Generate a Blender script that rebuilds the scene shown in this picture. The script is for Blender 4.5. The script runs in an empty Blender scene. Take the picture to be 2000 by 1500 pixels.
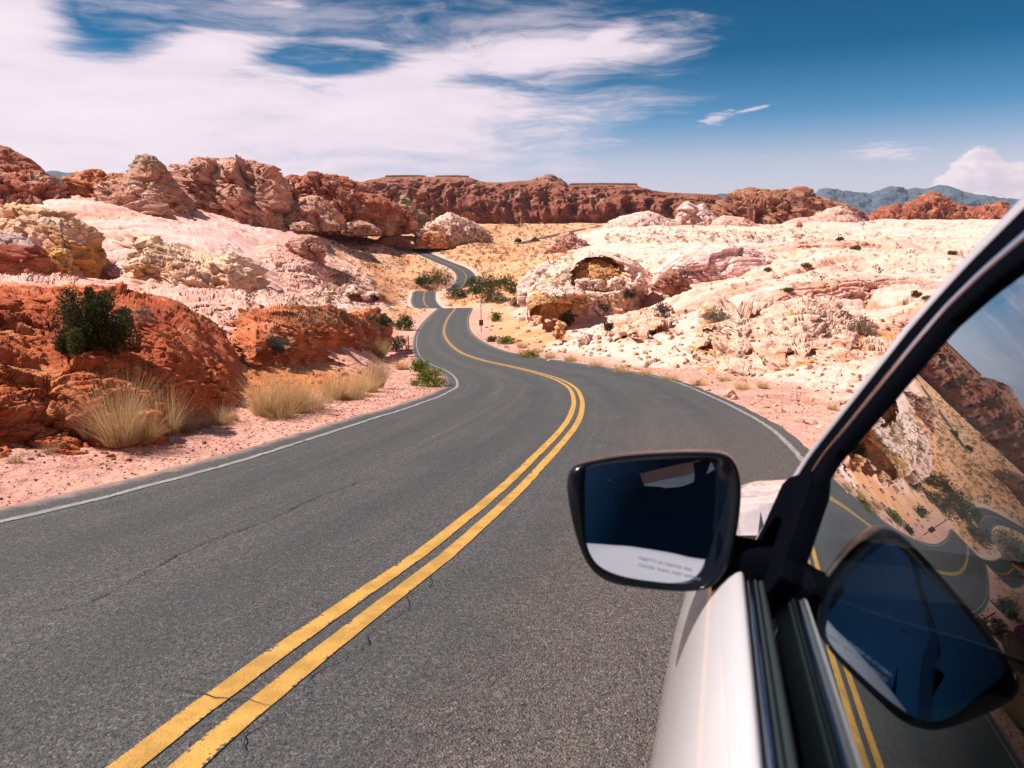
import bpy, bmesh, math, random
import numpy as np
from mathutils import Vector, Matrix
PI = math.pi
rad = math.radians
rng = np.random.default_rng(7)
random.seed(7)
scene = bpy.context.scene

# ------------------------------------------------------------------ camera, world, sun, exposure
F = 1333.0                                   # focal length in pixels of the 2000 px wide photo (24 mm)
PITCH = math.atan((750 - 420) / F)
cam_d = bpy.data.cameras.new('camera')
cam_d.sensor_width = 36; cam_d.lens = F / 2000 * 36
cam_d.clip_start = 0.02; cam_d.clip_end = 40000
cam_d.dof.use_dof = True; cam_d.dof.focus_distance = 9.0; cam_d.dof.aperture_fstop = 6.3
cam = bpy.data.objects.new('camera', cam_d)
scene.collection.objects.link(cam)
cam.location = (0, 0, 0)
cam.rotation_euler = (PI / 2 - PITCH, 0, 0)
scene.camera = cam

SUN_AZ = rad(-82)      # from straight ahead, negative = left
SUN_EL = rad(50)
sund = bpy.data.lights.new('sun', 'SUN')
sund.energy = 4.9; sund.angle = rad(0.5); sund.color = (1.0, 0.925, 0.86)
sun = bpy.data.objects.new('sun', sund)
scene.collection.objects.link(sun)
sdir = Vector((math.sin(SUN_AZ) * math.cos(SUN_EL), math.cos(SUN_AZ) * math.cos(SUN_EL), math.sin(SUN_EL)))
sun.rotation_euler = sdir.to_track_quat('Z', 'Y').to_euler()

scene.view_settings.view_transform = 'Standard'
scene.view_settings.look = 'None'
scene.view_settings.gamma = 1.0
scene.view_settings.exposure = 0.70
scene.render.use_motion_blur = False
scene.cycles.max_bounces = 8
scene.cycles.transparent_max_bounces = 16
scene.cycles.volume_bounces = 0

# ------------------------------------------------------------------ projection helpers (pixel of the 2000x1500 photo + forward distance -> world point)
cP, sP = math.cos(PITCH), math.sin(PITCH)
def ray(px, py):
    u = (np.asarray(px, float) - 1000) / F; v = (750 - np.asarray(py, float)) / F
    return np.stack([u, cP + v * sP, v * cP - sP], -1)
def at(px, py, Y):
    d = ray(px, py)
    return d * (np.asarray(Y, float) / d[..., 1])[..., None]

world = bpy.data.worlds.new("World")
scene.world = world
world.use_nodes = True

class NT:
    """small helper that writes node trees"""
    def __init__(s, tree):
        s.t = tree; s.n = tree.nodes; s.l = tree.links
    def new(s, typ, **kw):
        n = s.n.new(typ)
        for k, v in kw.items(): setattr(n, k, v)
        return n
    def put(s, inp, v):
        if isinstance(v, bpy.types.NodeSocket): s.l.new(v, inp)
        elif v is not None:
            if inp.type == 'RGBA' and len(v) == 3: v = (*v, 1)
            inp.default_value = v
    def math(s, op, a, b=None, c=None, clamp=False):
        n = s.new('ShaderNodeMath', operation=op, use_clamp=clamp)
        s.put(n.inputs[0], a)
        if b is not None: s.put(n.inputs[1], b)
        if c is not None: s.put(n.inputs[2], c)
        return n.outputs[0]
    def vmath(s, op, a, b=None):
        n = s.new('ShaderNodeVectorMath', operation=op)
        s.put(n.inputs[0], a)
        if b is not None: s.put(n.inputs[1], b)
        return n.outputs['Value'] if op in ('DOT_PRODUCT', 'LENGTH') else n.outputs[0]
    def noise(s, vec, scale, detail=5, rough=0.55, dist=0.0, dim='3D', out='Fac'):
        n = s.new('ShaderNodeTexNoise', noise_dimensions=dim)
        s.put(n.inputs['Vector'], vec); n.inputs['Scale'].default_value = scale
        n.inputs['Detail'].default_value = detail; n.inputs['Roughness'].default_value = rough
        n.inputs['Distortion'].default_value = dist
        return n.outputs[out]
    def voro(s, vec, scale, feature='F1', out='Distance', rnd=1.0):
        n = s.new('ShaderNodeTexVoronoi', feature=feature)
        s.put(n.inputs['Vector'], vec); n.inputs['Scale'].default_value = scale
        n.inputs['Randomness'].default_value = rnd
        return n.outputs[out]
    def ramp(s, fac, stops, interp='LINEAR'):
        n = s.new('ShaderNodeValToRGB'); n.color_ramp.interpolation = interp
        e = n.color_ramp.elements
        while len(e) < len(stops): e.new(0.5)
        for k, (p, c) in enumerate(stops):
            e[k].position = p; e[k].color = (*c, 1) if len(c) == 3 else c
        s.put(n.inputs[0], fac)
        return n.outputs[0]
    def step(s, v, a, b):
        n = s.new('ShaderNodeMapRange', interpolation_type='SMOOTHSTEP')
        s.put(n.inputs[0], v); n.inputs[1].default_value = a; n.inputs[2].default_value = b
        return n.outputs[0]
    def lin(s, v, a, b, c, d):
        n = s.new('ShaderNodeMapRange')
        s.put(n.inputs[0], v)
        for i, q in enumerate((a, b, c, d)): n.inputs[i + 1].default_value = q
        return n.outputs[0]
    def mix(s, fac, a, b, mode='MIX'):
        n = s.new('ShaderNodeMix', data_type='RGBA', blend_type=mode)
        s.put(n.inputs[0], fac); s.put(n.inputs[6], a); s.put(n.inputs[7], b)
        return n.outputs[2]
    def bump(s, h, strength, dist, normal=None):
        n = s.new('ShaderNodeBump')
        n.inputs['Strength'].default_value = strength; n.inputs['Distance'].default_value = dist
        s.put(n.inputs['Height'], h)
        if normal is not None: s.put(n.inputs['Normal'], normal)
        return n.outputs[0]

def build_world():
    w = NT(world.node_tree); w.n.clear()
    out = w.new('ShaderNodeOutputWorld'); bg = w.new('ShaderNodeBackground')
    sky = w.new('ShaderNodeTexSky', sky_type='NISHITA')
    sky.sun_disc = False; sky.sun_elevation = SUN_EL; sky.sun_rotation = SUN_AZ
    sky.altitude = 600; sky.air_density = 1.0; sky.dust_density = 0.7; sky.ozone_density = 3.0
    tc = w.new('ShaderNodeTexCoord').outputs['Generated']
    sep = w.new('ShaderNodeSeparateXYZ'); w.put(sep.inputs[0], tc)
    x, y, z = sep.outputs
    az = w.math('ARCTAN2', x, y)                         # radians, positive = right
    el = w.math('ARCSINE', z)
    # deep polarised blue high up, pale lilac low: the grade of the photograph on the Nishita sky
    hi = w.step(el, 0.0, 0.36)
    tint = w.ramp(w.math('DIVIDE', el, 0.9), [(0.0, (1.06, 0.96, 1.42)), (0.03, (1.06, 0.90, 1.18)), (0.078, (0.98, 0.84, 0.96)), (0.145, (0.26, 0.56, 0.74)), (0.225, (0.0, 0.31, 0.46)), (0.30, (0.0, 0.27, 0.41)), (0.62, (0.24, 0.34, 0.42)), (0.95, (0.42, 0.46, 0.52))])
    skyc = w.mix(1.0, sky.outputs[0], tint, 'MULTIPLY')
    # clouds: streaked cirrus whose density depends only on direction in the sky
    cmb = w.new('ShaderNodeCombineXYZ')
    w.put(cmb.inputs[0], w.math('MULTIPLY', az, 1.0)); w.put(cmb.inputs[1], w.math('MULTIPLY', el, 2.6)); 
    p = cmb.outputs[0]
    rot = w.new('ShaderNodeMapping'); rot.inputs['Rotation'].default_value = (0, 0, rad(-14)); rot.inputs['Scale'].default_value = (1.0, 2.3, 1.0)
    w.put(rot.inputs[0], p); ps = rot.outputs[0]
    warp = w.noise(p, 3.2, 4, 0.5, out='Color')
    pw = w.vmath('ADD', ps, w.vmath('MULTIPLY', w.vmath('SUBTRACT', warp, (0.5, 0.5, 0.5)), (0.42, 0.42, 0.0)))
    n1 = w.noise(pw, 3.0, 9, 0.62)
    n2 = w.noise(pw, 9.0, 8, 0.65)
    def blob(cx, cy, rx, ry, tilt=0.0, edge=1.0):
        # soft ellipse in azimuth, elevation (degrees)
        dx = w.math('SUBTRACT', az, rad(cx)); dy = w.math('SUBTRACT', el, rad(cy))
        c, s_ = math.cos(rad(tilt)), math.sin(rad(tilt))
        u = w.math('ADD', w.math('MULTIPLY', dx, c / rad(rx)), w.math('MULTIPLY', dy, s_ / rad(rx)))
        v = w.math('ADD', w.math('MULTIPLY', dx, -s_ / rad(ry)), w.math('MULTIPLY', dy, c / rad(ry)))
        r = w.math('SQRT', w.math('ADD', w.math('MULTIPLY', u, u), w.math('MULTIPLY', v, v)))
        return w.math('SUBTRACT', 1.0, r)
    def mx(*a):
        r = a[0]
        for b in a[1:]: r = w.math('MAXIMUM', r, b)
        return r
    def bp(px, py, rx, ry, tilt=0.0):
        d = ray(px, py); return blob(math.degrees(math.atan2(d[0], d[1])), math.degrees(math.asin(d[2] / np.linalg.norm(d))), math.degrees(rx / F), math.degrees(ry / F), tilt)
    main = mx(bp(250, 210, 640, 165, 0), bp(680, 220, 470, 92, -2), bp(900, 212, 215, 48, 0), bp(100, 335, 760, 150, 0), bp(20, 60, 170, 150, 0), bp(1010, 108, 270, 40, 4), bp(1180, 76, 70, 20, 10), bp(800, 140, 230, 40, 8),
              bp(430, 90, 190, 60, 14), bp(-500, 150, 600, 330, 0), blob(140, 18, 60, 14, 0))
    gap = mx(bp(225, 45, 130, 62, 12), bp(640, 118, 190, 34, -3), bp(480, 40, 170, 30, 0))
    m = w.math('SUBTRACT', main, w.math('MULTIPLY', w.math('MAXIMUM', gap, 0.0), 1.25))
    m = w.math('ADD', m, w.math('MULTIPLY', w.math('SUBTRACT', n1, 0.5), 1.9))
    m = w.math('ADD', m, w.math('MULTIPLY', w.math('SUBTRACT', n2, 0.5), 1.25))
    dens = w.step(w.math('ADD', m, 0.12), -0.26, 0.72)
    wm = mx(bp(520, 20, 620, 95, -4), bp(920, 40, 120, 40, 15), bp(1000, 40, 320, 60, 0), bp(1240, 100, 95, 20, 14))
    wisp = w.math('MULTIPLY', w.step(w.math('ADD', wm, w.math('MULTIPLY', w.math('SUBTRACT', n2, 0.5), 2.6)), 0.05, 1.5), 0.55)
    small = mx(bp(1725, 298, 85, 20, 0), bp(1400, 232, 40, 15, 16), bp(1470, 213, 40, 5, 10))
    small = w.math('MULTIPLY', w.step(w.math('ADD', small, w.math('MULTIPLY', w.math('SUBTRACT', w.noise(ps, 30, 5, 0.65), 0.5), 2.6)), 0.05, 1.0), 0.75)
    q = w.noise(w.vmath('MULTIPLY', p, (1.0, 0.6, 1.0)), 26, 5, 0.6)
    cum = mx(bp(1922, 322, 30, 30), bp(1915, 350, 50, 36), bp(1870, 362, 36, 22), bp(1985, 352, 26, 30), bp(1950, 385, 120, 34), bp(2060, 350, 60, 50))
    cum = w.step(w.math('ADD', cum, w.math('MULTIPLY', w.math('SUBTRACT', q, 0.5), 1.5)), 0.0, 0.16)
    haze = w.math('MULTIPLY', w.step(el, 0.13, -0.01), 0.25)
    cov = mx(dens, wisp, small, haze)
    cov = w.math('MINIMUM', cov, 0.96)
    ccol = w.mix(w.step(w.math('ADD', m, w.math('MULTIPLY', n2, 0.4)), 0.2, 1.5), (7.0, 6.0, 6.8), (8.2, 7.05, 7.6))
    lay = w.mix(cov, skyc, ccol)
    lay = w.mix(w.math('MULTIPLY', cum, 0.85), lay, w.mix(w.step(q, 0.35, 0.7), (6.6, 5.5, 6.2), (9.0, 7.6, 7.9)))
    w.put(bg.inputs[0], lay); bg.inputs[1].default_value = 0.075
    w.l.new(bg.outputs[0], out.inputs[0])
build_world()

# ------------------------------------------------------------------ numpy noise
def _h(ix, iy, iz, seed):
    h = (ix.astype(np.uint32) * np.uint32(73856093)) ^ (iy.astype(np.uint32) * np.uint32(19349663)) ^ (iz.astype(np.uint32) * np.uint32(83492791)) ^ np.uint32(seed * 2654435761 & 0xffffffff)
    h = (h ^ (h >> np.uint32(15))) * np.uint32(2246822519)
    h = (h ^ (h >> np.uint32(13))) * np.uint32(3266489917)
    return h ^ (h >> np.uint32(16))
def vnoise(p, seed=0):
    """gradient noise, about -1..1"""
    p = np.asarray(p, np.float32)
    i = np.floor(p).astype(np.int64); f = (p - i).astype(np.float32)
    u = f * f * f * (f * (f * 6 - 15) + 10)
    r = 0
    for a in (0, 1):
        for b in (0, 1):
            for c in (0, 1):
                h = _h(i[:, 0] + a, i[:, 1] + b, i[:, 2] + c, seed)
                gx = ((h & np.uint32(1023)).astype(np.float32) / 511.5 - 1)
                gy = (((h >> np.uint32(10)) & np.uint32(1023)).astype(np.float32) / 511.5 - 1)
                gz = (((h >> np.uint32(20)) & np.uint32(1023)).astype(np.float32) / 511.5 - 1)
                g = gx * (f[:, 0] - a) + gy * (f[:, 1] - b) + gz * (f[:, 2] - c)
                r = r + g * (u[:, 0] if a else 1 - u[:, 0]) * (u[:, 1] if b else 1 - u[:, 1]) * (u[:, 2] if c else 1 - u[:, 2])
    return r * 1.5
def fbm(p, octv=4, seed=0, gain=0.5, lac=2.03):
    r = 0; a = 1.0; p = np.asarray(p, np.float32)
    for k in range(octv):
        r = r + a * vnoise(p, seed + k * 17); p = p * lac; a *= gain
    return r
def ridged(p, octv=4, seed=0, gain=0.5):
    r = 0; a = 1.0; p = np.asarray(p, np.float32)
    for k in range(octv):
        r = r + a * (1 - 2 * np.abs(vnoise(p, seed + k * 17))); p = p * 2.07; a *= gain
    return r
def worley(p, seed=0):
    """F1, F2, random value of the nearest cell"""
    p = np.asarray(p, np.float32)
    i = np.floor(p).astype(np.int64); f = (p - i).astype(np.float32)
    F1 = np.full(len(p), 9, np.float32); F2 = F1.copy(); cid = np.zeros(len(p), np.float32)
    for a in (-1, 0, 1):
        for b in (-1, 0, 1):
            for c in (-1, 0, 1):
                h = _h(i[:, 0] + a, i[:, 1] + b, i[:, 2] + c, seed)
                jx = (h & np.uint32(1023)).astype(np.float32) / 1023; jy = ((h >> np.uint32(10)) & np.uint32(1023)).astype(np.float32) / 1023
                jz = ((h >> np.uint32(20)) & np.uint32(1023)).astype(np.float32) / 1023
                d = (a + jx - f[:, 0]) ** 2 + (b + jy - f[:, 1]) ** 2 + (c + jz - f[:, 2]) ** 2
                m = d < F1
                F2 = np.where(m, F1, np.minimum(F2, d)); F1 = np.where(m, d, F1)
                cid = np.where(m, (_h(i[:, 0] + a, i[:, 1] + b, i[:, 2] + c, seed + 99) & np.uint32(65535)).astype(np.float32) / 65535, cid)
    return np.sqrt(F1), np.sqrt(F2), cid
def facets(p, seed=0):
    """random tilted plane per cell (angular broken rock), plus the distance to the nearest joint"""
    p = np.asarray(p, np.float32)
    i = np.floor(p).astype(np.int64); f = (p - i).astype(np.float32)
    F1 = np.full(len(p), 9, np.float32); F2 = F1.copy(); val = np.zeros(len(p), np.float32)
    for a in (-1, 0, 1):
        for b in (-1, 0, 1):
            for c in (-1, 0, 1):
                h = _h(i[:, 0] + a, i[:, 1] + b, i[:, 2] + c, seed)
                dx = f[:, 0] - a - (h & np.uint32(1023)).astype(np.float32) / 1023; dy = f[:, 1] - b - ((h >> np.uint32(10)) & np.uint32(1023)).astype(np.float32) / 1023
                dz = f[:, 2] - c - ((h >> np.uint32(20)) & np.uint32(1023)).astype(np.float32) / 1023
                d = dx * dx + dy * dy + dz * dz
                m = d < F1
                g = _h(i[:, 0] + a, i[:, 1] + b, i[:, 2] + c, seed + 99)
                g0 = (g & np.uint32(1023)).astype(np.float32) / 511.5 - 1; g1 = ((g >> np.uint32(10)) & np.uint32(1023)).astype(np.float32) / 511.5 - 1; g2 = ((g >> np.uint32(20)) & np.uint32(1023)).astype(np.float32) / 511.5 - 1
                F2 = np.where(m, F1, np.minimum(F2, d)); F1 = np.where(m, d, F1)
                val = np.where(m, dx * g0 + dy * g1 + dz * g2 + 0.35 * (g0 + g1), val)
    return val, np.sqrt(F2) - np.sqrt(F1)
def sat(c, k=1.16):
    m = c.mean(1, keepdims=True); return np.clip(m + (c - m) * k, 0.008, 0.9)
def sstep(x, a, b):
    t = np.clip((x - a) / (b - a), 0, 1); return t * t * (3 - 2 * t)
def lerp(a, b, t):
    if np.ndim(t) == 1 and (np.ndim(a) == 2 or np.ndim(b) == 2 or np.ndim(a) == 1 and np.shape(a) == (3,)): t = t[:, None]
    return a * (1 - t) + b * t
def xyz(x, y, z):
    return np.stack([np.broadcast_to(x, np.shape(y)), y, np.broadcast_to(z, np.shape(y))], 1)

# ------------------------------------------------------------------ object helpers
C = scene.collection
def tag(o, label=None, cat=None, group=None, kind=None):
    if label: o['label'] = label
    if cat: o['category'] = cat
    if group: o['group'] = group
    if kind: o['kind'] = kind
    return o
def link(name, me, mat=None, parent=None):
    o = bpy.data.objects.new(name, me); C.objects.link(o)
    if mat is not None and len(me.materials) == 0: me.materials.append(mat)
    if parent: o.parent = parent
    return o
def empty(name, loc=(0, 0, 0), parent=None):
    o = bpy.data.objects.new(name, None); C.objects.link(o); o.location = loc
    if parent: o.parent = parent
    return o
def np_mesh(name, V, Q, col=None, smooth=True, uv=None):
    """V (n,3), Q (m,3 or 4) index array"""
    me = bpy.data.meshes.new(name)
    V = np.asarray(V, np.float32); Q = np.asarray(Q, np.int32)
    k = Q.shape[1]
    me.vertices.add(len(V)); me.vertices.foreach_set('co', V.ravel())
    me.loops.add(Q.size); me.loops.foreach_set('vertex_index', Q.ravel())
    me.polygons.add(len(Q)); me.polygons.foreach_set('loop_start', np.arange(0, Q.size, k, dtype=np.int32))
    me.update(calc_edges=True)
    me.polygons.foreach_set('use_smooth', np.full(len(Q), smooth))
    if col is not None:
        a = me.color_attributes.new('tone', 'FLOAT_COLOR', 'POINT')
        a.data.foreach_set('color', (col if col.shape[1] == 4 else np.c_[col, np.ones(len(col))]).astype(np.float32).ravel())
    if uv is not None:
        l = me.uv_layers.new(name='uv')
        l.data.foreach_set('uv', np.asarray(uv, np.float32)[Q.ravel()].ravel())
    me.update()
    return me
def grid_quads(n, m, wrap=False):
    """n rows, m columns"""
    i = np.arange(n - 1)[:, None]; j = np.arange(m - (0 if wrap else 1))[None, :]
    a = i * m + j; b = i * m + (j + 1) % m
    return np.stack([a, b, b + m, a + m], -1).reshape(-1, 4)

# ------------------------------------------------------------------ materials
MATS = {}
def mat(name):
    m = bpy.data.materials.new(name); m.use_nodes = True
    t = NT(m.node_tree); t.n.clear()
    out = t.new('ShaderNodeOutputMaterial'); b = t.new('ShaderNodeBsdfPrincipled')
    t.l.new(b.outputs[0], out.inputs[0])
    MATS[name] = m
    return m, t, b, out
def plain(name, col, rough=0.5, metal=0.0, coat=0.0, spec=None, bumpy=0.0, scale=200):
    m, t, b, out = mat(name)
    pos = t.new('ShaderNodeTexCoord').outputs['Object']
    n = t.noise(pos, scale, 3)
    b.inputs['Base Color'].default_value = (*col, 1)
    t.put(b.inputs['Base Color'], t.mix(t.lin(n, 0.3, 0.7, 0.0, 1.0), tuple(c * 0.93 for c in col), tuple(min(1, c * 1.05) for c in col)))
    b.inputs['Roughness'].default_value = rough; b.inputs['Metallic'].default_value = metal
    b.inputs['Coat IOR'].default_value = 1.9
    b.inputs['Coat Weight'].default_value = coat; b.inputs['Coat Roughness'].default_value = 0.03
    if spec is not None: b.inputs['Specular IOR Level'].default_value = spec
    if bumpy: t.put(b.inputs['Normal'], t.bump(n, bumpy, 0.002))
    return m
def rock_mat(name, s, bump=0.6, tilt=(0.25, 0.1), grain=1.0, speck=0.0):
    """s = size of the main roughness in metres; colour comes from the mesh's own tone"""
    m, t, b, out = mat(name)
    vc = t.new('ShaderNodeVertexColor', layer_name='tone'); tone = vc.outputs[0]; rk = vc.outputs[1]
    pos = t.new('ShaderNodeNewGeometry').outputs['Position']
    mp = t.new('ShaderNodeMapping'); mp.inputs['Rotation'].default_value = (tilt[1], tilt[0], 0)
    mp.inputs['Scale'].default_value = (0.8, 0.8, 4.5); t.put(mp.inputs[0], pos); lay = mp.outputs[0]
    n1 = t.noise(pos, 1.0 / s, 8, 0.62); n2 = t.noise(lay, 2.3 / s, 7, 0.65); n3 = t.noise(pos, 9.0 / s, 4, 0.6)
    v = t.voro(lay, 1.1 / s, 'DISTANCE_TO_EDGE')
    crack = t.step(t.math('ADD', v, t.math('MULTIPLY', n3, 0.03)), 0.015, 0.05)
    crack = t.math('SUBTRACT', 1.0, t.math('MULTIPLY', t.math('SUBTRACT', 1.0, crack), t.math('MULTIPLY', rk, t.step(n1, 0.45, 0.60))))
    c = t.mix(1.0, tone, t.ramp(n1, [(0.25, (0.80, 0.74, 0.72)), (0.5, (1.0, 1.0, 1.0)), (0.75, (1.12, 1.16, 1.16))]), 'MULTIPLY')
    c = t.mix(t.step(n2, 0.52, 0.72), c, t.mix(1.0, c, (1.10, 0.90, 0.80), 'MULTIPLY'))
    c = t.mix(t.math('MULTIPLY', t.math('SUBTRACT', 1.0, crack), 0.45), c, t.mix(1.0, c, (0.55, 0.38, 0.32), 'MULTIPLY'))
    if speck: c = t.mix(t.math('MULTIPLY', t.step(n3, 0.60, 0.72), speck), c, t.mix(1.0, c, (0.45, 0.36, 0.34), 'MULTIPLY'))
    t.put(b.inputs['Base Color'], c)
    b.inputs['Roughness'].default_value = 0.9; b.inputs['Specular IOR Level'].default_value = 0.2
    h = t.math('ADD', t.math('MULTIPLY', n1, 0.25), t.math('MULTIPLY', n2, 0.8))
    h = t.math('ADD', h, t.math('MULTIPLY', n3, 0.12 * grain))
    h = t.math('ADD', h, t.math('MULTIPLY', crack, 0.25))
    t.put(b.inputs['Normal'], t.bump(h, bump, s * 0.30))
    return m

# ------------------------------------------------------------------ road: centre line fitted in metres (x, y, z), eye at the origin
RC = np.array([(-3.2, -30, 3.4), (-2.9, -16, 1.3), (-2.3, -7, 0.0), (-1.75, -2, -0.90), (-1.36, 0.2, -1.33), (-1.06, 1.74, -1.64), (-0.97, 2.23, -1.76), (-0.80, 2.96, -1.93), (-0.51, 4.11, -2.20), (-0.25, 5.14, -2.40), (0.00, 6.14, -2.58), (0.29, 7.35, -2.77), (0.71, 9.13, -3.04), (0.99, 10.48, -3.24), (1.26, 12.38, -3.56), (1.47, 14.44, -3.92), (1.61, 17.44, -4.42), (1.46, 19.92, -4.82), (0.94, 24.36, -5.61), (0.00, 30.13, -6.65), (-1.39, 36.30, -7.70), (-2.34, 40.78, -8.42), (-3.77, 49.33, -9.79), (-5.76, 62.52, -11.60), (-7.78, 77.90, -13.38), (-9.06, 90.99, -14.58), (-10.23, 109.32, -16.02), (-11.56, 135.38, -17.99)])
def extend(P, pts):
    return np.vstack([P, np.array([tuple(at(*q[:3]) + np.array([0, 0, q[3]])) for q in pts])])
# beyond the crest: a hidden dip, the second visible piece, another dip, the third piece climbing away to the left
RC = extend(RC, [(862, 606, 143, -0.9), (842, 600, 160, -0.6), (830, 593, 175, 0), (828, 580, 192, 0), (835, 568, 206, -0.1), (868, 567, 214, -1.5), (896, 563, 222, -0.2), (910, 547, 236, 0), (908, 534, 249, 0),
                 (892, 522, 265, 0), (872, 514, 277, 0), (848, 504, 291, 0), (828, 495, 311, 0), (812, 487, 333, 0), (798, 486, 350, -1.5), (780, 486, 370, -3.0)])
FAR = extend(np.zeros((0, 3)), [(985, 482, 400, -1.0), (1030, 472, 440, 0), (1055, 466, 480, 0), (1080, 460, 520, 0), (1115, 452, 600, 0), (1145, 446, 700, 0), (1170, 440, 820, 0), (1130, 437, 900, 0), (1070, 437, 960, 0)])
W = 3.1
def catmull(P, ds):
    """dense samples of a smooth curve through P, spacing close to ds[k] per span"""
    P = np.vstack([2 * P[0] - P[1], P, 2 * P[-1] - P[-2]]); o = []
    for i in range(1, len(P) - 2):
        a, b, c, d = P[i - 1:i + 3]
        L = np.linalg.norm(c - b); n = max(2, int(L / ds(b[1])))
        t0, t1, t2, t3 = 0, *np.cumsum([np.linalg.norm(q) ** 0.5 for q in (b - a, c - b, d - c)])
        for t in t1 + (t2 - t1) * np.arange(n) / n:
            A1 = (t1 - t) / (t1 - t0) * a + (t - t0) / (t1 - t0) * b; A2 = (t2 - t) / (t2 - t1) * b + (t - t1) / (t2 - t1) * c; A3 = (t3 - t) / (t3 - t2) * c + (t - t2) / (t3 - t2) * d
            B1 = (t2 - t) / (t2 - t0) * A1 + (t - t0) / (t2 - t0) * A2; B2 = (t3 - t) / (t3 - t1) * A2 + (t - t1) / (t3 - t1) * A3
            o.append((t2 - t) / (t2 - t1) * B1 + (t - t1) / (t2 - t1) * B2)
    o.append(P[-2]); return np.array(o)
R = catmull(RC, lambda y: 0.15 if y < 25 else (0.5 if y < 140 else 1.0))
FR = catmull(FAR, lambda y: 8.0)
def frame(R):
    T = np.gradient(R, axis=0); L = np.hypot(T[:, 0], T[:, 1])
    n = np.stack([-T[:, 1] / L, T[:, 0] / L], 1)             # to the left of travel
    s = np.r_[0, np.cumsum(np.linalg.norm(np.diff(R, axis=0), axis=1))]
    return n, s
RN, RS = frame(R); FN, FS = frame(FR)
def road_query(x, y, RR=R, N=RN):
    """signed lateral distance (left positive), road height and index of the nearest centre sample"""
    best = np.full(len(x), 1e9, np.float32); idx = np.zeros(len(x), np.int32)
    step = 2
    for k in range(0, len(RR), step):
        d = (x - RR[k, 0]) ** 2 + (y - RR[k, 1]) ** 2
        m = d < best; best = np.where(m, d, best); idx = np.where(m, k, idx)
    dx = x - RR[idx, 0]; dy = y - RR[idx, 1]
    lat = dx * N[idx, 0] + dy * N[idx, 1]
    tx, ty = N[idx, 1], -N[idx, 0]
    al = dx * tx + dy * ty
    i2 = np.clip(idx + np.where(al > 0, 2, -2), 0, len(RR) - 1)
    seg = np.hypot(RR[i2, 0] - RR[idx, 0], RR[i2, 1] - RR[idx, 1]) + 1e-6
    z = RR[idx, 2] + (RR[i2, 2] - RR[idx, 2]) * np.clip(np.abs(al) / seg, 0, 1)
    over = np.sqrt(best)
    return np.where(lat >= 0, over, -over), z, idx

# ------------------------------------------------------------------ ground: heights from control points read off the photograph
CT = [  # px, py, forward distance
 (0, 575, 15), (200, 585, 15), (360, 615, 16), (-400, 575, 15), (-900, 575, 12), (460, 700, 17), (0, 560, 24), (300, 590, 26), (500, 600, 38), (600, 592, 60), (700, 655, 36), (640, 645, 30), (560, 640, 26), (560, 700, 21), (720, 605, 80),
 (780, 645, 62), (800, 612, 100), (600, 582, 120), (740, 565, 170), (740, 515, 250), (700, 482, 300), (500, 500, 130), (480, 470, 160), (620, 535, 135), (400, 470, 120), (250, 480, 95), (200, 572, 40), (100, 560, 36),
 (0, 440, 150), (-300, 440, 150), (-300, 560, 40), (-800, 500, 60), (-800, 440, 200), (200, 400, 180), (330, 425, 190), (450, 440, 230), (280, 385, 225), (120, 395, 170), (400, 405, 270), (0, 380, 260), (700, 460, 350), (560, 452, 300), (620, 470, 240),
 (750, 435, 700), (850, 445, 500), (950, 470, 350), (900, 482, 330), (1000, 452, 600), (1100, 437, 1200), (900, 436, 1300), (600, 436, 1300), (300, 430, 900), (0, 420, 700), (-800, 420, 900),
 (1460, 742, 22), (1400, 712, 24), (1600, 730, 20), (1500, 682, 27), (1600, 648, 30), (1400, 650, 38), (1700, 650, 28), (1300, 655, 42), (1300, 700, 31), (1200, 675, 44), (1110, 670, 58), (1010, 640, 78), (980, 605, 120), (1050, 605, 98), (1150, 578, 85), (1250, 574, 82), (1300, 520, 110),
 (1400, 560, 62), (1500, 560, 52), (1600, 560, 48), (1700, 560, 48), (1900, 560, 45), (2300, 560, 40), (2300, 640, 26), (3000, 640, 20), (1300, 462, 260), (1500, 478, 125), (1700, 478, 115), (2000, 478, 110), (1500, 447, 360), (1700, 437, 520), (1950, 437, 520), (2400, 437, 500),
 (1200, 447, 450), (1100, 500, 175), (1050, 545, 150), (1000, 520, 235), (1000, 560, 185), (1000, 585, 160), (950, 592, 160), (900, 582, 190), (870, 545, 235), (960, 540, 240), (820, 540, 230), (780, 520, 260), (860, 600, 142), (780, 595, 150), (950, 600, 136),
 (1500, 430, 1500), (2000, 430, 1500), (2600, 430, 1500), (1000, 431, 3500), (2000, 428, 3500), (0, 428, 3500), (-600, 428, 3500), (2600, 428, 3500)]
def build_base():
    P = np.array([at(*q) for q in CT])
    rng2 = [(30, 1.6), (60, 1.5)]
    extra = []
    for k in range(0, len(R), 9):                      # the verges follow the road
        if R[k, 1] > 130: break
        for o in (5.2, -5.2): extra.append((R[k, 0] + RN[k, 0] * o, R[k, 1] + RN[k, 1] * o, R[k, 2] + 0.1))
    for k in range(0, len(R), 25):
        if R[k, 1] <= 130: continue
        extra.append(tuple(R[k]))
    for k in range(0, len(FR), 4): extra.append(tuple(FR[k]))
    for a in range(100, 261, 20):                      # behind the camera
        for r in (12, 40, 150, 600, 3500):
            extra.append((r * math.sin(rad(a)), r * math.cos(rad(a)), min(r * 0.20, 60) * max(0.0, 1 - max(0, a - 190) / 60) - 1.0))
    for a in (-75, 75): 
        for r in (12, 40, 150, 600, 3500): extra.append((r * math.sin(rad(a)), r * math.cos(rad(a)), -2.5 if r < 100 else -6))
    return np.vstack([P, np.array(extra)])
BP = build_base()
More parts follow.
